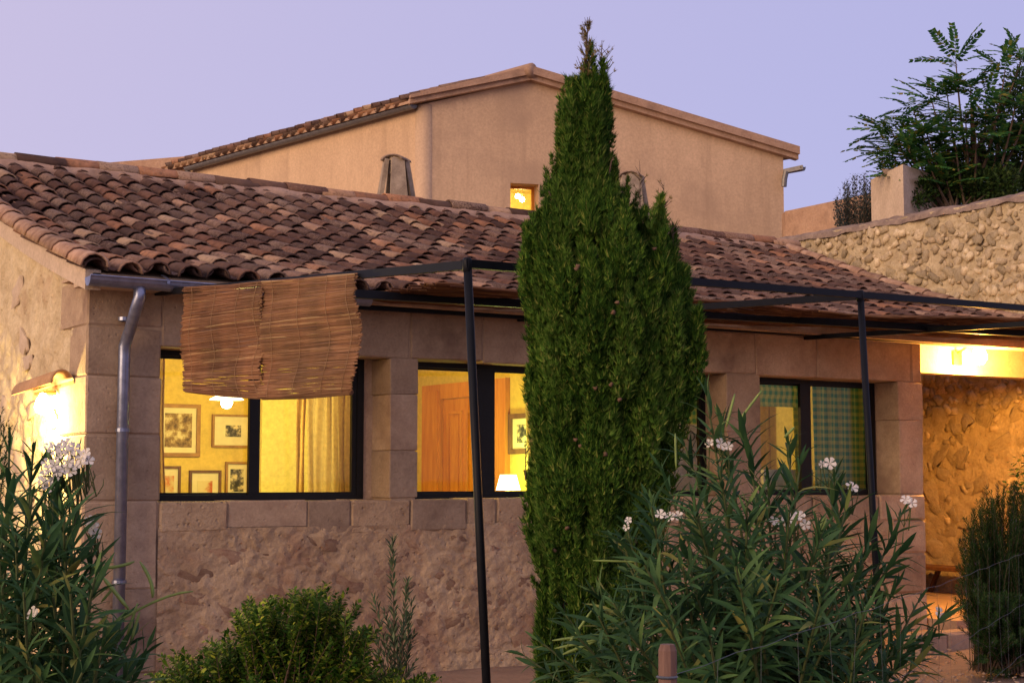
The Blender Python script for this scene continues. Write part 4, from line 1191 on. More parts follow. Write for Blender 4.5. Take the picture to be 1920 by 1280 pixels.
# ------------------------------------------------------------------ reed blinds on the side rafter
def reed_blind(label, L, Rr, rows, thin):
    """L, Rr: left and right edge as pixel polylines on the plane of the rafter"""
    def poly(pl, t):
        seg = t * (len(pl) - 1); i = min(int(seg), len(pl) - 2); f = seg - i
        return (pl[i][0] + (pl[i + 1][0] - pl[i][0]) * f, pl[i][1] + (pl[i + 1][1] - pl[i][1]) * f)
    XB = X1 - .045
    mid = on_x(*poly(L, .5), XB)
    root = thing('reed_blind', on_x(*L[0], XB), label, 'blind', 'reed blinds')
    mb = MB(); dirs = []
    for r_ in range(rows):
        t = r_ / (rows - 1)
        if thin(t) > random.random(): continue
        la_, ra_ = on_x(*poly(L, t), XB), on_x(*poly(Rr, t), XB)
        d = ra_ - la_
        la_ = la_ + d * random.uniform(-.022, .012) ; ra_ = ra_ + d * random.uniform(-.014, .026)
        n = 7; ph, am = random.uniform(0, 6), random.uniform(.001, .004) + (.006 if t > .8 else 0) * random.random()
        pts = []
        for i in range(n + 1):
            s = i / n; p = la_ + (ra_ - la_) * s
            p = p + Vector((.012 * math.sin(t * 11 + s * 2.5) + random.uniform(-.004, .004), 0, am * math.sin(s * 7 + ph)))
            pts.append(p)
        mb.tube(pts, random.uniform(.0034, .0048), 4)
    o = mb.build('reed_field', M['reed'], root); o['kind'] = 'stuff'
    for s in (.12, .42, .72, .93):
        mb = MB(); pts = []
        for i in range(16):
            t = i / 15; a_, b_ = on_x(*poly(L, t), XB), on_x(*poly(Rr, t), XB); pts.append(a_ + (b_ - a_) * s + Vector((-.008 + .012 * math.sin(t * 11 + s * 2.5), 0, 0)))
        mb.tube(pts, .0016, 4); mb.build('twine', M['twine'], root)
    a_, b_ = on_x(*L[-1], XB), on_x(*Rr[-1], XB)
    mb = MB(); mb.tube([a_ + Vector((.02, 0, .004)), (a_ + b_) / 2 + Vector((.02, 0, -.004)), b_ + Vector((.02, 0, .004))], .017, 6); mb.build('bottom_roll', M['reed'], root)
reed_blind('left reed blind on the pergola rafter, nearest the downpipe', [(344, 540), (342, 600), (343, 660), (342, 700), (350, 733)], [(494, 528), (490, 580), (494, 640), (488, 690), (495, 745)], 150, lambda t: .02 if t < .7 else .02 + (t - .7) * .7)
reed_blind('right reed blind on the pergola rafter, with ragged open edge towards the post', [(491, 528), (492, 580), (493, 640), (487, 700), (488, 746)], [(664, 513), (668, 560), (673, 620), (668, 690), (652, 736)], 175, lambda t: .02)

# ------------------------------------------------------------------ foliage helpers
def basis(D, N):
    """columns: side, along, normal for arrays of leaf directions D and rough normals N"""
    D = D / np.linalg.norm(D, axis=1, keepdims=True)
    S = np.cross(D, N); S /= np.maximum(np.linalg.norm(S, axis=1, keepdims=True), 1e-6)
    U = np.cross(S, D)
    return np.stack([S, D, U], 2)
def scatter(V, F, pos, B, scl):
    """copies of a leaf template"""
    n = len(pos)
    P = np.einsum('nij,vj->nvi', B, V) * np.asarray(scl).reshape(n, 1, -1) + pos[:, None, :]
    FF = F[None] + (np.arange(n) * len(V))[:, None, None]
    return P.reshape(-1, 3), FF.reshape(-1, F.shape[1])
def lance(w=.11, bend=.18, fold=.35):
    V, F = [], []
    st = [(0, .12), (.22, .8), (.5, 1), (.78, .62), (1, 0.03)]
    for t, k in st:
        z = -bend * t * t
        V += [(-w * k / 2, t, z + fold * w * k / 2), (0, t, z), (w * k / 2, t, z + fold * w * k / 2)]
    for i in range(4):
        a = i * 3
        F += [(a, a + 1, a + 3), (a + 1, a + 4, a + 3), (a + 1, a + 2, a + 4), (a + 2, a + 5, a + 4)]
    return np.array(V, float), np.array(F)
def diamond(w=.5, bend=.1):
    return np.array([(0, 0, 0), (-w / 2, .45, .04), (w / 2, .45, .04), (0, 1, -bend)], float), np.array([(0, 2, 1), (1, 2, 3)])
def rv(n): 
    v = RNG.normal(size=(n, 3)); return v / np.linalg.norm(v, axis=1, keepdims=True)
def foliage(name, parts, mat, parent, kind=None):
    V, F, n = [], [], 0
    for v, f in parts: V.append(v); F.append(f + n); n += len(v)
    o = link_mesh(name, np_mesh(name, np.concatenate(V), np.concatenate(F), mat), parent)
    if kind: o['kind'] = kind
    return o
def bez(a, b, c, n):
    return [(1 - t) ** 2 * a + 2 * t * (1 - t) * b + t * t * c for t in [i / (n - 1) for i in range(n)]]
def mat_from(S, D, U, pos, s):
    m = Matrix(((S[0], D[0], U[0], 0), (S[1], D[1], U[1], 0), (S[2], D[2], U[2], 0), (0, 0, 0, 1)))
    return Matrix.Translation(pos) @ m @ Matrix.Diagonal((s, s, s, 1))

# ------------------------------------------------------------------ the cypress
CD = 7.15
env = [(60, 1099, 2), (90, 1104, 7), (130, 1108, 17), (160, 1104, 28), (205, 1095, 42), (250, 1093, 46), (300, 1093, 43), (350, 1094, 56), (400, 1102, 84), (450, 1116, 128), (520, 1130, 146),
       (600, 1148, 154), (680, 1148, 142), (740, 1138, 132), (840, 1126, 124), (920, 1118, 126), (1000, 1110, 112), (1100, 1100, 98), (1200, 1095, 90), (1300, 1095, 76), (1420, 1095, 52)]
ey = np.array([e[0] for e in env], float); ec = np.array([e[1] for e in env], float); er = np.array([e[2] for e in env], float)
cyb = at_depth(1110, 900, CD)
cyp = thing('cypress', (cyb.x, cyb.y, 0), 'tall dark green cypress tree with pointed top in front of the low house', 'tree')
RTn, HDn = np.array(RT), np.array(HD)
PXM = 2900 / CD
def cy_point(y, cx, lat, dep):
    """y, cx in photo pixels at the distance of the trunk; lat, dep in metres"""
    p = np.array([np.array(at_depth(a, b, CD)) for a, b in zip(cx, y)])
    return p + lat[:, None] * RTn + dep[:, None] * HDn
parts = []; dryparts = []
def spray_tpl(k):
    rr = np.random.default_rng(k)
    V = [(0, 0, 0)]; F = []
    for i in range(5):
        a = (i - 2) * .25 + rr.uniform(-.12, .12); l = rr.uniform(.6, 1.0) * (1 - .12 * abs(i - 2)); w = .065
        d = np.array([math.sin(a), math.cos(a), rr.uniform(-.22, .22)]); o = d * rr.uniform(0, .35)
        s = np.array([math.cos(a), -math.sin(a), 0]); n = len(V)
        V += [tuple(o * .6 + d * .12 - s * w), tuple(o * .6 + d * .12 + s * w), tuple(o + d * l)]
        F += [(n, n + 1, n + 2)]
    return np.array(V), np.array(F)
SPR = [spray_tpl(k) for k in range(6)]
# upright flame-like plumes make the outline and the grooves
plumes = []; young = []
rr = random.Random(3)
fixed = [(1144, 318, 470, 20), (1210, 392, 540, 20), (1240, 372, 580, 20), (1264, 425, 620, 24), (1288, 505, 720, 28), (1302, 590, 780, 26), (1068, 250, 420, 22), (1046, 322, 470, 22), (1012, 400, 540, 26), (988, 430, 600, 24), (982, 470, 620, 18), (1122, 290, 480, 24),
         (1108, 82, 300, 17), (1130, 118, 330, 17), (1098, 125, 320, 16), (1064, 190, 330, 17), (1052, 225, 340, 13), (1140, 170, 360, 15), (992, 690, 790, 20), (1004, 660, 800, 24), (1000, 890, 1050, 30), (1302, 610, 720, 18), (1006, 545, 720, 30), (1165, 400, 560, 24), (1018, 500, 640, 30), (1270, 690, 880, 26), (1190, 430, 620, 24), (1225, 470, 660, 24)]
for (x, y0, y1, r_) in fixed: plumes.append((x, y0, y1, r_, rr.uniform(-.5, .5)))
for i in range(230):
    y0 = rr.uniform(150, 1180) if i % 4 else rr.uniform(380, 900)
    y1 = y0 + rr.uniform(80, 210)
    ym = y0 + 35; c = np.interp(ym, ey, ec); r_ = np.interp(ym, ey, er)
    an = rr.uniform(0, 2 * PI) if i % 3 == 0 else rr.uniform(PI, 2 * PI); q_ = rr.uniform(.66, 1.02)
    plumes.append((c + math.cos(an) * r_ * q_, y0, y1, rr.uniform(.11, .20) * r_ + 3, math.sin(an) * q_))
for i in range(420):                               # short sprigs that break the outline
    y0 = rr.uniform(140, 1180); y1 = y0 + rr.uniform(26, 62)
    c = np.interp(y1, ey, ec); r_ = np.interp(y1, ey, er); an = rr.uniform(0, 2 * PI); q_ = rr.uniform(.88, 1.09)
    plumes.append((c + math.cos(an) * (r_ * q_ + 3), y0, y1, rr.uniform(3, 6.5), math.sin(an) * q_))
for (x, y0, y1, pr, dp_) in plumes:
    n = int((y1 - y0) * pr * .25 * rr.uniform(.6, 1.15)) + (14 if pr < 7 else 0)
    t = RNG.uniform(0, 1, n) ** .85
    yy = y0 + (y1 - y0) * t
    cR = np.interp(yy, ey, er); cC = np.interp(yy, ey, ec)
    rad = pr * np.clip(t * 2.2, .08, 1) * np.clip((1.2 - t) * 2, .2, 1)
    an = RNG.uniform(0, 2 * PI, n); q = np.sqrt(RNG.uniform(0, 1, n))
    xx = x + (cC - x) * .14 * t + np.cos(an) * rad * q
    dep = (dp_ * cR * .9 + np.sin(an) * rad * q) / PXM
    pos = cy_point(yy, xx, np.zeros(n), dep)
    out = np.cos(an)[:, None] * RTn + np.sin(an)[:, None] * HDn
    D = np.array([0, 0, 1.]) + out * RNG.uniform(.05, .55, (n, 1)) + RNG.normal(size=(n, 3)) * .20
    (young if rr.random() < .36 else parts).append(scatter(*SPR[RNG.integers(0, 6)], pos, basis(D, rv(n)), RNG.uniform(.026, .054, (n, 1)) * (.8 if pr < 7 else 1)))
# inner body, a little inside the plumes
n = 52000
yy = RNG.uniform(0, 1, n); yy = 150 + (1400 - 150) * yy ** .9
cR = np.interp(yy, ey, er); cC = np.interp(yy, ey, ec)
keep = RNG.uniform(0, 150, n) < cR + 25
yy, cR, cC = yy[keep], cR[keep], cC[keep]; n = len(yy)
an = RNG.uniform(0, 2 * PI, n)
lump = fbm(np.stack([np.cos(an) * 3.2, np.sin(an) * 3.2, yy / 120], 1), 3, 77)
q = RNG.uniform(.3, 1, n) ** .45 * (.30 + .62 * lump)
pos = cy_point(yy, cC + np.cos(an) * cR * q, np.zeros(n), np.sin(an) * cR * q / PXM)
out = np.cos(an)[:, None] * RTn + np.sin(an)[:, None] * HDn
D = np.array([0, 0, 1.]) + out * RNG.uniform(.1, .6, (n, 1)) + RNG.normal(size=(n, 3)) * .22
for k in range(6):
    sl_ = slice(k, None, 6); m = len(pos[sl_])
    parts.append(scatter(*SPR[k], pos[sl_], basis(D[sl_], rv(m)), RNG.uniform(.032, .06, (m, 1))))
foliage('crown', parts, M['cypress'], cyp)
foliage('young_growth', young, M['cypress_young'], cyp)
# bare brownish tip
mb = MB(); tipm = []
tip = [at_depth(1098, 190, CD), at_depth(1099, 120, CD), at_depth(1102, 48, CD)]
mb.tube(tip, [.012, .006, .002], 5)
for i in range(30):
    t = rr.uniform(.05, .97); p = tip[0].lerp(tip[2], t)
    L = .075 * (1.1 - t) + .025
    d = (RT * rr.uniform(-.8, .8) + HD * rr.uniform(-.8, .8) + Vector((0, 0, rr.uniform(.7, 1.2)))).normalized()
    mb.tube([p, p + d * L * .5 + Vector((0, 0, .01)), p + d * L + Vector((0, 0, .03))], [.003, .002, .001], 4)
    for j in range(10): tipm.append((p + d * L * rr.uniform(.15, 1.05), d))
for (x, y) in ((1062, 268), (1128, 88), (1138, 112), (1245, 355), (1240, 395), (985, 840), (1262, 430), (1200, 328), (1008, 880)):
    p = at_depth(x, y + 60, CD); q_ = at_depth(x, y - 12, CD); mb.tube([p, q_], [.004, .001], 4)
    for j in range(9):
        a_ = p.lerp(q_, rr.uniform(.3, 1)); d = (RT * rr.uniform(-1, 1) + Vector((0, 0, .9))).normalized(); mb.tube([a_, a_ + d * .045], [.002, .001], 3); tipm.append((a_ + d * .04, d))
mb.build('twig', M['bark'], cyp)['kind'] = 'stuff'
tp_, td_ = np.array([p for p, _ in tipm]), np.array([d for _, d in tipm])
foliage('tip_spray', [scatter(*SPR[1], tp_, basis(td_, rv(len(tp_))), RNG.uniform(.015, .03, (len(tp_), 1)))], M['dry'], cyp, 'stuff')
mb = MB(); mb.tube([(cyb.x, cyb.y, -.1), (cyb.x, cyb.y, .9), tuple(at_depth(1112, 700, CD)), tuple(at_depth(1098, 190, CD))], [.075, .06, .035, .01], 9)
for i in range(40):
    y = rr.uniform(380, 1250); p = at_depth(np.interp(y, ey, ec), y + 40, CD); r_ = np.interp(y, ey, er) / PXM; an_ = rr.uniform(0, 2 * PI)
    o_ = RT * math.cos(an_) + HD * math.sin(an_); mb.tube([p, p + o_ * r_ * .5 + Vector((0, 0, .12)), p + o_ * r_ * .75 + Vector((0, 0, .32))], [.012, .008, .003], 5)
mb.build('trunk', M['bark'], cyp)
cone_me = None
for i in range(22):
    y = rr.uniform(430, 1120); an_ = rr.uniform(PI, 2 * PI); r_ = np.interp(y, ey, er) / PXM
    p = at_depth(np.interp(y, ey, ec), y, CD) + RT * math.cos(an_) * r_ * .9 + HD * math.sin(an_) * r_ * 1.0
    if cone_me is None:
        cone_me = lump_mesh('cone', 2)
    link_mesh('cone', cone_me, cyp, p, (i, i * 2, 0), (.016, .015, .019))

# ------------------------------------------------------------------ oleanders
LV = [lance(.150, .14), lance(.130, .36), lance(.16, .05), lance(.135, .55)]
leaf_me = [np_mesh('leaf', v, f, M['oleander'], True) for v, f in LV]
def flower_mesh():
    V, F = [], []
    for k in range(5):
        a = 2 * PI * k / 5; n = len(V)
        for (r_, da, z) in ((.05, 0, -.10), (.55, -.50, .02), (.55, .44, .06), (.95, -.36, .02), (.88, .50, .08), (1.03, .08, .0)):
            V.append((r_ * math.cos(a + da), r_ * math.sin(a + da), z))
        F += [(n, n + 1, n + 2), (n + 1, n + 3, n + 5), (n + 1, n + 5, n + 2), (n + 2, n + 5, n + 4)]
    n = len(V)
    for k in range(5):
        a = 2 * PI * (k + .2) / 5; V.append((.10 * math.cos(a), .10 * math.sin(a), -.12))
    V.append((0, 0, -.75))
    for k in range(5): F.append((n + k, n + 5, n + (k + 1) % 5))
    return np_mesh('flower', np.array(V), np.array(F), M['petal'], True)
fl_me = flower_mesh()
def oleander(name_label, base_px, D0, tips, flowers, pods, budget, leaf_len, seed, dspread):
    rr = random.Random(seed)
    b0 = at_depth(base_px, 900, D0); b0.z = 0
    root = thing('oleander', b0, name_label, 'shrub')
    stems = MB(); cand = []
    for (x, y, dd) in tips:
        tipp = at_depth(x, y, D0 + dd)
        st = Vector((b0.x, b0.y, 0)) + RT * rr.uniform(-.22, .22) + HD * rr.uniform(-.2, .2)
        mid = st.lerp(tipp, .45); mid.z = tipp.z * .62; mid += (st - mid) * .35 * Vector((1, 1, 0)).length / 1.5
        pts = bez(st, mid, tipp, 14)
        L = sum((pts[i + 1] - pts[i]).length for i in range(13))
        stems.tube(pts, [.011 - .0075 * i / 13 for i in range(14)], 5)
        nodes = int(L * .70 / .027)
        for k in range(nodes):
            t = 1 - (k * .027 + rr.uniform(-.010, .010)) / L
            if t >= 1: t = .999
            f = t * 13; i = min(int(f), 12); p = pts[i].lerp(pts[i + 1], f - i); tg = (pts[i + 1] - pts[i]).normalized()
            s1 = tg.cross(Vector((.3, .2, 1)).normalized())
            s1 = s1.normalized() if s1.length > .05 else Vector((1, 0, 0)); s2 = tg.cross(s1)
            age = k / max(nodes, 1)
            if rr.random() < .04 + .26 * age: continue
            for w_ in range(3):
                if rr.random() < .14: continue
                a_ = w_ * 2 * PI / 3 + k * 1.05 + rr.uniform(-.3, .3)
                rad = s1 * math.cos(a_) + s2 * math.sin(a_)
                op = R(20 + 62 * min(1, age * 2.0 + .06)) + rr.uniform(-.35, .35)
                d = (tg * math.cos(op) + rad * math.sin(op) + Vector((rr.uniform(-.14, .14), rr.uniform(-.14, .14), rr.uniform(-.22, .06)))).normalized()
                l = leaf_len * rr.uniform(.75, 1.15) * (.6 if k < 2 else 1)
                nrm = tg * math.sin(op) - rad * math.cos(op) + Vector((rr.uniform(-.3, .3), rr.uniform(-.3, .3), rr.uniform(-.1, .3)))
                cand.append((p, d, nrm, l))
    stems.build('stem', M['oleander_stem'], root)
    # leaves nearest the viewer are single leaves, the rest one mass
    def key(c):
        x, y = px_of(c[0] + c[1] * c[3] * .5)
        return ((c[0] - CAM).dot(HD) - .0 * c[3]) if (0 < x < 1920 and y < 1270) else 99
    cand.sort(key=key)
    D = np.array([c[1] for c in cand]); N = np.array([c[2] for c in cand]); B = basis(D, N)
    for i in range(min(budget, len(cand))):
        c = cand[i]
        o = link_mesh('leaf', leaf_me[i % 4], root)
        o.matrix_basis = mat_from(B[i][:, 0], B[i][:, 1], B[i][:, 2], c[0], c[3])
    rest = np.arange(budget, len(cand)); pts = np.array([c[0] for c in cand]); ls = np.array([c[3] for c in cand])
    ps = []
    for k in range(4):
        ix = rest[k::4]
        if len(ix): ps.append(scatter(*LV[k], pts[ix], B[ix], ls[ix][:, None]))
    foliage('foliage', ps, M['oleander'], root, 'stuff')
    fst = MB()
    for (x, y, dd, s) in flowers:
        p = at_depth(x, y, D0 + dd)
        nrm = (-HD + Vector((0, 0, .35)) + RT * rr.uniform(-.7, .7) + Vector((0, 0, rr.uniform(-.3, .7)))).normalized()
        q_ = nrm.to_track_quat('Z', 'Y') @ Quaternion((0, 0, 1), rr.uniform(0, 6))
        s *= .80; link_mesh('flower', fl_me, root, p, q_, (s, s, s * rr.uniform(.8, 1.5)))
        e = p + Vector((rr.uniform(-.015, .015), 0, -.10)) + HD * .05
        fst.tube([p - nrm * s * .6, p.lerp(e, .5), e], [.0016, .002, .0026], 4)
        for j in range(2):
            bq = e.lerp(p, rr.uniform(.3, 1)) + RT * rr.uniform(-.03, .03) + Vector((0, 0, rr.uniform(-.01, .03)))
            fst.tube([e, bq, bq + Vector((rr.uniform(-.006, .006), 0, .018))], [.0014, .002, .0008], 4)
    if flowers: fst.build('flower_stalk', M['oleander_stem'], root)['kind'] = 'stuff'
    for pod in pods:
        pts = [at_depth(px, py, D0 + pod[0]) for px, py in pod[2:]]
        pts = bez(pts[0], pts[1], pts[2], 8) if len(pts) == 3 else [pts[0].lerp(pts[1], i / 5) for i in range(6)]
        n = len(pts)
        mb = MB(); mb.tube(pts, [pod[1] * min(1, .35 + 4 * min(i / (n - 1), 1.02 - i / (n - 1))) for i in range(n)], 6); mb.build('seed_pod', M['pod'], root, True)
    return root
rr = random.Random(21)
tips = [(1325, 742, 0), (1352, 790, .1), (1395, 800, -.2), (1285, 838, .1), (1240, 880, .3), (1215, 930, .2), (1175, 985, 0), (1150, 1010, .2), (1478, 832, 0), (1500, 870, -.2), (1440, 900, -.3), (1565, 895, .1), (1590, 935, 0), (1640, 985, .2), (1690, 965, .3), (1700, 1020, .1),
        (1350, 880, -.4), (1300, 930, -.5), (1400, 950, -.6), (1480, 960, -.5), (1540, 1000, -.4), (1600, 1060, -.3), (1230, 1010, -.4), (1280, 1060, -.6), (1380, 1060, -.8), (1460, 1090, -.8), (1540, 1120, -.7), (1620, 1150, -.5),
        (1110, 1100, .1), (1060, 1150, .1), (1010, 1200, 0), (985, 1230, .2), (1080, 1190, -.3), (1150, 1130, -.3), (1180, 1190, -.6), (1250, 1160, -.8), (1330, 1190, -.9), (1720, 1130, .2), (1770, 1150, .2), (1745, 1200, .1), (1690, 1230, -.2), (1600, 1240, -.6), (1680, 1100, .1)]
for i in range(60):
    a_ = rr.uniform(PI, 2 * PI); q_ = math.sqrt(rr.random())
    tips.append((1400 + math.cos(a_) * 330 * q_, 1270 + math.sin(a_) * 380 * q_ + rr.uniform(-10, 60), rr.uniform(-.7, .7)))
fl = [(1330, 830, 0, .022), (1352, 832, -.05, .030), (1366, 836, -.05, .022), (1556, 868, 0, .030), (1541, 870, .02, .018), (1598, 912, 0, .032), (1698, 936, .1, .026), (1710, 942, .1, .026), (1238, 963, -.1, .026), (1256, 968, -.1, .026), (1272, 966, -.1, .022), (1178, 975, 0, .018), (1174, 988, 0, .018), (1452, 976, -.3, .026), (1480, 974, -.3, .034), (1498, 966, -.3, .028), (1510, 983, -.3, .024), (1762, 1148, .2, .030)]
pods = [(-.1, .005, (1386, 788), (1428, 732)), (-.05, .005, (1362, 800), (1378, 738)), (-.1, .005, (1400, 770), (1412, 752)), (-.05, .004, (1268, 880), (1266, 812)), (-.3, .005, (1525, 1020), (1548, 962)), (-.3, .005, (1535, 1012), (1550, 970)), (-.3, .005, (1458, 1052), (1482, 994)),
        (.1, .004, (1112, 1050), (1205, 1053)), (-.1, .005, (1035, 1200), (1130, 1188)), (-.1, .005, (1040, 1215), (1132, 1196)), (-.2, .005, (1060, 1215), (1112, 1140)), (-.1, .006, (1055, 1226), (1120, 1200)), (-.4, .005, (1385, 990), (1405, 962), (1432, 1012)), (.1, .004, (1580, 1155), (1650, 1160)), (-.2, .005, (1470, 820), (1490, 800))]
oleander('large oleander bush with long narrow leaves and small white flowers in front of the cypress', 1420, 5.5, tips, fl, pods, 300, .132, 5, .6)
tips = [(18, 838, 0), (62, 850, .1), (108, 862, 0), (100, 935, -.1), (150, 905, .1), (150, 950, 0), (118, 965, -.2), (172, 1025, 0), (60, 930, -.2), (20, 920, -.1), (-20, 860, .2), (30, 1000, -.3), (85, 1010, -.3), (140, 1040, -.2), (152, 1090, -.1), (-15, 1000, 0), (250, 1195, .1), (275, 1215, 0), (225, 1170, .1), (165, 1150, -.2), (100, 1120, -.3), (45, 1110, -.4), (0, 1120, -.3), (200, 1225, -.2), (120, 1210, -.3), (50, 1220, -.4), (240, 1255, -.1), (155, 1260, -.4), (80, 1275, -.4), (-40, 930, .3), (-60, 1050, .2)]
for i in range(26): tips.append((rr.uniform(-90, 210), rr.uniform(960, 1290), rr.uniform(-.5, .5)))
fl = []
for (x, y) in ((100, 843), (92, 835), (118, 838), (131, 848), (124, 832), (140, 840), (152, 858), (166, 862), (110, 855), (128, 866), (90, 880), (84, 892), (98, 898), (108, 884), (120, 878), (132, 884), (92, 912), (78, 905), (140, 872), (150, 868), (88, 868), (160, 850), (102, 872), (62, 1149), (60, 1151), (168, 975), (174, 988), (180, 1000), (170, 985)):
    fl.append((x, y, -.05 if y < 950 else (-.3 if x < 100 else .15), rr.uniform(.020, .026)))
pods = [(-.05, .005, (175, 1062), (215, 1068), (252, 1052)), (0, .005, (262, 1052), (290, 1090), (286, 1120)), (0, .004, (155, 1210), (290, 1110), (362, 1108)), (-.1, .0055, (190, 1078), (242, 1142)), (-.2, .006, (68, 1280), (108, 1206)), (0, .004, (238, 1190), (258, 1130)), (0, .004, (246, 1200), (262, 1146)), (-.05, .004, (190, 1128), (214, 1100)), (-.05, .004, (160, 1180), (176, 1150)), (0, .0042, (186, 1180), (198, 1148))]
oleander('oleander bush with a cluster of white flowers at the left edge before the gable wall', 30, 4.3, tips, fl, pods, 240, .126, 9, .4)

# ------------------------------------------------------------------ small leaved shrub, sapling, rosemary
def twiggy(name, label, cat, base, tips_, D0, mat, leaf, step, llen, seed, wood=.004, whorl=2, ang=55, frac=.8, group=None, spread=.06):
    rr = random.Random(seed)
    b = at_depth(base, 900, D0); b.z = 0
    root = thing(name, b, label, cat, group)
    mb = MB(); pos, D, N, S = [], [], [], []
    for (x, y, dd) in tips_:
        tip = at_depth(x, y, D0 + dd)
        st = b + RT * rr.uniform(-spread, spread) + HD * rr.uniform(-spread, spread)
        if spread > .1: st += RT * ((tip - b).dot(RT) * .42)
        mid = st.lerp(tip, .5) + Vector((0, 0, .12 * (tip - st).length)); mid.x += (st.x - mid.x) * .2
        pts = bez(st, mid, tip, 9)
        mb.tube(pts, [wood * (1.2 - .95 * i / 8) for i in range(9)], 4)
        L = sum((pts[i + 1] - pts[i]).length for i in range(8)); k = 0; dist = 0
        while dist < L * frac:
            t = 1 - dist / L; f = min(t, .999) * 8; i = int(f); p = pts[i].lerp(pts[i + 1], f - i); tg = (pts[i + 1] - pts[i]).normalized()
            s1 = tg.cross(Vector((.2, .3, .9))).normalized(); s2 = tg.cross(s1)
            for w_ in range(whorl):
                a_ = w_ * 2 * PI / whorl + k * 1.9 + rr.uniform(-.4, .4); rad = s1 * math.cos(a_) + s2 * math.sin(a_)
                o_ = R(ang) * rr.uniform(.6, 1.2)
                d = tg * math.cos(o_) + rad * math.sin(o_)
                pos.append(p + rad * rr.uniform(0, .012)); D.append(d); N.append(tg * math.sin(o_) - rad * math.cos(o_) + Vector((0, 0, .2))); S.append(llen * rr.uniform(.65, 1.15) * (.7 if k < 2 else 1))
            k += 1; dist += step * rr.uniform(.7, 1.3)
    mb.build('stem', M['bark'], root)
    foliage('crown', [scatter(*leaf, np.array(pos), basis(np.array(D), np.array(N)), np.array(S)[:, None])], mat, root)
    return root
rr = random.Random(41)
stp = []
heads = [(600, 1098, 62), (575, 1110, 40), (640, 1130, 45), (510, 1120, 24), (480, 1128, 36), (455, 1150, 40), (545, 1160, 60), (430, 1200, 60), (380, 1218, 50), (330, 1225, 34), (670, 1185, 36), (690, 1180, 24), (600, 1180, 80), (520, 1200, 80), (640, 1220, 70), (350, 1262, 60), (450, 1250, 90), (560, 1250, 110), (690, 1240, 50), (740, 1262, 40), (800, 1272, 30), (310, 1262, 36)]
for (x, y, s) in heads:
    for i in range(int(6 + s * .30)): stp.append((x + rr.gauss(0, s * .42), y + abs(rr.gauss(0, s * .55)) - 6, rr.uniform(-.3, .3)))
twiggy('evergreen_shrub', 'low bright green small leaved shrub under the left window', 'shrub', 530, stp, 8.1, M['shrubleaf'], diamond(.5, .15), .019, .042, 4, .004, 3, 58, .5, spread=.2)
twiggy('olive_sapling', 'thin upright olive sapling with narrow grey green leaves against the wall', 'tree', 752, [(735, 1010, 0), (764, 1085, .02), (700, 1118, .05), (720, 1145, -.1), (775, 1190, .1), (772, 1120, .1), (740, 1130, .12), (765, 1150, -.05), (722, 1190, .1), (778, 1240, 0), (708, 1225, .1), (756, 1180, -.1), (740, 1200, .08), (700, 1180, .05)], 9.2, M['olive'], diamond(.24, .1), .020, .07, 8, .0045, 2, 36, .66)
stp = []
for i in range(420):
    a_ = rr.uniform(PI, 2 * PI); q_ = rr.random() ** .45
    stp.append((1900 + math.cos(a_) * 112 * q_ * (1 if math.cos(a_) < 0 else 1.4), 1110 + math.sin(a_) * 215 * q_ + rr.uniform(-20, 30), rr.uniform(-.5, .5) * (1.05 - q_ * .4)))
for i in range(220): stp.append((1884 + rr.gauss(0, 32), 1110 + abs(rr.gauss(0, 60)), rr.uniform(-.6, .2)))
twiggy('rosemary_bush', 'dense dark rosemary bush with upright needle shoots before the lit porch wall', 'shrub', 1890, stp, 11.6, M['rosemary'], diamond(.16, .05), .0105, .036, 12, .004, 4, 42, .8, spread=.16)
twiggy('climbing_plant', 'small leafy climber shoots above the rosemary at the right edge', 'plant', 1985, [(1895, 866, 0), (1908, 858, .05), (1918, 850, 0), (1905, 900, .1), (1888, 905, .1), (1935, 880, 0), (1940, 850, .1)], 11.8, M['shrubleaf'], diamond(.8, .1), .03, .06, 15, .005, 2, 70, .16)
twiggy('juniper_sprig', 'small dark twiggy conifer shoot at the left edge beside the wall lamp', 'shrub', -50, [(4, 765, 0), (12, 790, .02), (16, 830, 0), (-5, 740, 0), (2, 810, .05), (20, 800, .05), (-15, 800, .1), (10, 860, .1)], 7.6, M['ever'], diamond(.25, .05), .012, .028, 17, .003, 3, 45, .3)

# ------------------------------------------------------------------ plants beyond the rubble wall
FD = 19.6
GT = ZW - .25
pt = at_depth(1835, 900, FD); pt.z = GT
ptree = thing('pinnate_tree', pt, 'young tree with long feathery pinnate leaves rising behind the rubble wall', 'tree')
def frond_mesh(k):
    r_ = np.random.default_rng(k); V, F = [], []
    npair = 10
    for i in range(npair):
        t = .12 + .88 * i / (npair - 1); z = -.22 * t * t
        for s in (-1, 1):
            l = (.20 if 1 < i < 8 else .15) * r_.uniform(.85, 1.15); a = R(62 - 25 * t) + r_.uniform(-.12, .12)
            d = np.array([s * math.sin(a), math.cos(a), -.30 + r_.uniform(-.2, .1)]); d /= np.linalg.norm(d); sd_ = np.array([d[1], -d[0], 0]) * .056
            o_ = np.array([0, t, z]); n = len(V)
            V += [o_, o_ + d * l * .45 + sd_, o_ + d * l * .45 - sd_, o_ + d * l]
            F += [(n, n + 1, n + 2), (n + 1, n + 3, n + 2)]
    for i in range(5):
        t0, t1_ = i / 5, (i + 1) / 5; n = len(V)
        V += [(-.006, t0, -.22 * t0 * t0), (.006, t0, -.22 * t0 * t0), (.006, t1_, -.22 * t1_ ** 2), (-.006, t1_, -.22 * t1_ ** 2)]
        F += [(n, n + 1, n + 2), (n, n + 2, n + 3)]
    return np_mesh('frond', np.array([tuple(v) for v in V]), np.array(F), M['frond'])
frm = [frond_mesh(k) for k in range(4)]
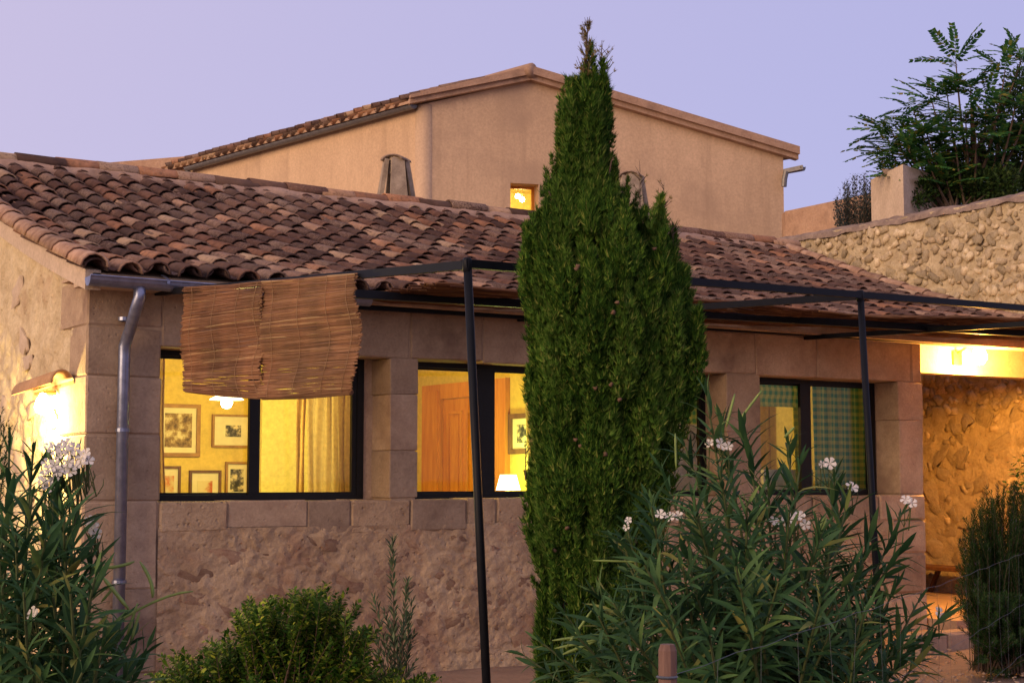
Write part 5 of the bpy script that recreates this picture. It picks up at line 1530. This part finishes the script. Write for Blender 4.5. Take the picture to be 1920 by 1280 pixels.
cl = [(1792, 105, 0), (1745, 170, 0), (1712, 195, .2), (1690, 245, .3), (1670, 232, 0), (1735, 230, -.2), (1782, 215, .1), (1885, 118, 0), (1850, 170, .2), (1915, 100, .1), (1905, 180, -.2), (1820, 150, .1), (1830, 240, -.3), (1760, 270, .2), (1720, 285, -.2), (1690, 285, .2), (1800, 290, .2), (1870, 260, 0), (1750, 320, .1), (1880, 220, .3), (1935, 250, .1), (1838, 300, .2), (1775, 160, .1), (1940, 150, 0), (1715, 320, .2), (1700, 262, -.2), (1740, 290, -.3), (1668, 270, .1), (1775, 330, -.2), (1695, 318, -.1), (1810, 200, -.2), (1790, 250, -.3), (1840, 215, .1)]
mb = MB(); rr = random.Random(77); nfr = 0
for (x, y, dd) in cl:
    p = at_depth(x, y + 10, FD + dd)
    j = Vector((pt.x, pt.y, max(GT + .1, p.z - 1.2 - rr.random() * .6)))
    mb.tube(bez(j, Vector((p.x * .7 + j.x * .3, p.y * .7 + j.y * .3, j.z * .5 + p.z * .5 - .1)), p, 8), [.028 - .003 * i for i in range(8)], 5)
    k = 10 if y < 180 else 15
    for i in range(k):
        a_ = 2 * PI * i / k + rr.uniform(-.3, .3); up_ = rr.uniform(.25, 1.1) if y < 180 else rr.uniform(-.1, .8)
        d = RT * math.cos(a_) + HD * math.sin(a_) * .8 + Vector((0, 0, up_)); d.normalize()
        n_ = Vector((0, 0, 1)) - d * d.z + Vector((rr.uniform(-.4, .4), rr.uniform(-.4, .4), 0)) - HD * .2
        B = basis(np.array([d]), np.array([n_]))[0]
        o = link_mesh('frond', frm[nfr % 4], ptree); nfr += 1
        o.matrix_basis = mat_from(B[:, 0], B[:, 1], B[:, 2], p + Vector((rr.uniform(-.03, .03), 0, rr.uniform(-.1, .05))), rr.uniform(.34, .56))
mb.tube([pt, at_depth(1830, 320, FD), at_depth(1822, 200, FD)], [.05, .04, .02], 7)
mb.build('trunk', M['bark'], ptree)
def bushy(name, label, cat, D0, blobs, mat, leaf, n, llen, base):
    b = at_depth(base, 900, D0); b.z = GT
    root = thing(name, b, label, cat)
    P_l = []; tot = sum(r_ * r_ for *_, r_ in blobs); mb = MB()
    for (x, y, dd, r_) in blobs:
        m = int(n * r_ * r_ / tot); c = np.array(at_depth(x, y, D0 + dd)); rad = r_ * D0 / 2900
        v = rv(m); q_ = RNG.uniform(.3, 1, (m, 1)) ** .5
        k = .7 + .6 * fbm(v * 2.4 + x, 3, 5)[:, None]
        p = c + v * rad * q_ * k
        # twigs carry leaves in little tufts
        p = p + RNG.normal(size=p.shape) * .02
        D = v + rv(m) * .9 + np.array([0, 0, .35])
        P_l.append(scatter(*leaf, p, basis(D, rv(m)), RNG.uniform(.6, 1.2, (m, 1)) * llen))
        mb.tube(bez(b, Vector((b.x, b.y, c[2] * .5 + GT * .5)), Vector(c), 7), [.03, .026, .022, .018, .012, .008, .004], 5)
    mb.build('trunk', M['bark'], root)
    foliage('crown', P_l, mat, root)
    return root
bushy('evergreen_tree', 'dense dark evergreen tree filling the right edge behind the pinnate tree', 'tree', 20.4, [(1900, 220, 0, 55), (1930, 170, .1, 50), (1880, 290, .2, 55), (1925, 300, 0, 65), (1850, 335, .1, 45), (1960, 240, .3, 60), (1900, 350, -.2, 50), (1935, 370, 0, 60)], M['ever'], diamond(.4, .1), 15000, .075, 1930)
bushy('ivy_mound', 'dark trailing greenery spilling over the top of the rubble wall beside the pillar', 'shrub', 19.3, [(1725, 362, 0, 26), (1755, 352, .3, 34), (1800, 345, .3, 40), (1840, 350, .2, 36), (1770, 320, .6, 34), (1880, 345, .1, 34), (1815, 312, .7, 40), (1716, 378, -.15, 14)], M['ever'], diamond(.5, .1), 9000, .06, 1800)
rr = random.Random(91)
stp = []
for i in range(150):
    a_ = rr.uniform(PI * 1.0, PI * 1.8); q_ = rr.random() ** .5
    stp.append((1622 + math.cos(a_) * 62 * q_, 408 + math.sin(a_) * 88 * q_, rr.uniform(-.3, .3)))
twiggy('bare_bush', 'thin twiggy grey bush with sparse leaves left of the plastered pillar', 'shrub', 1622, stp, 20.6, M['twigleaf'], diamond(.45, .1), .05, .055, 19, .008, 2, 50, .22)

# ------------------------------------------------------------------ wire fence in front
sp = at_depth(1250, 1207, 3.1)
fence = thing('wire_fence', (sp.x, sp.y, 0), 'thin wire fence on a weathered wooden stake in front of the large oleander', 'fence')
mb = MB(); mb.tube([(sp.x - .006, sp.y, -.1), (sp.x, sp.y, sp.z - .4), (sp.x + .002, sp.y, sp.z - .012), (sp.x + .002, sp.y, sp.z)], [.022, .0195, .0185, .014], 9); mb.build('stake', M['stake'], fence)
we = at_depth(1925, 1034, 8.2); ws_ = at_depth(1250, 1268, 3.1)
def wire(a, b, sag, name='wire', r_=.0007):
    pts = []
    for i in range(25):
        t = i / 24; p = a.lerp(b, t); p.z -= sag * 4 * t * (1 - t) + .004 * math.sin(t * 60); pts.append(p)
    mb = MB(); mb.tube(pts, r_, 4); return mb.build(name, M['wire'], fence)
for k, dz in enumerate((0, -.255, -.5, -.75)):
    wire(ws_ + Vector((0, 0, dz)), we + Vector((0, 0, dz)) + (we - ws_) * .4 * 0, .01)
for i in range(1, 17):
    t = i / 17; p = ws_.lerp(we, t); p.z -= .01 * 4 * t * (1 - t)
    q_ = p + Vector((random.uniform(-.02, .02), 0, -.78)); mb = MB(); mb.tube([p, p.lerp(q_, .35) + RT * random.uniform(-.012, .012), p.lerp(q_, .7) + RT * random.uniform(-.012, .012), q_], .0005, 4); mb.build('wire', M['wire'], fence)
mb = MB(); mb.lathe((sp.x, sp.y, ws_.z), [(.0195, -.003), (.0225, 0), (.0195, .003)], 12); mb.build('wire_tie', M['wire'], fence)
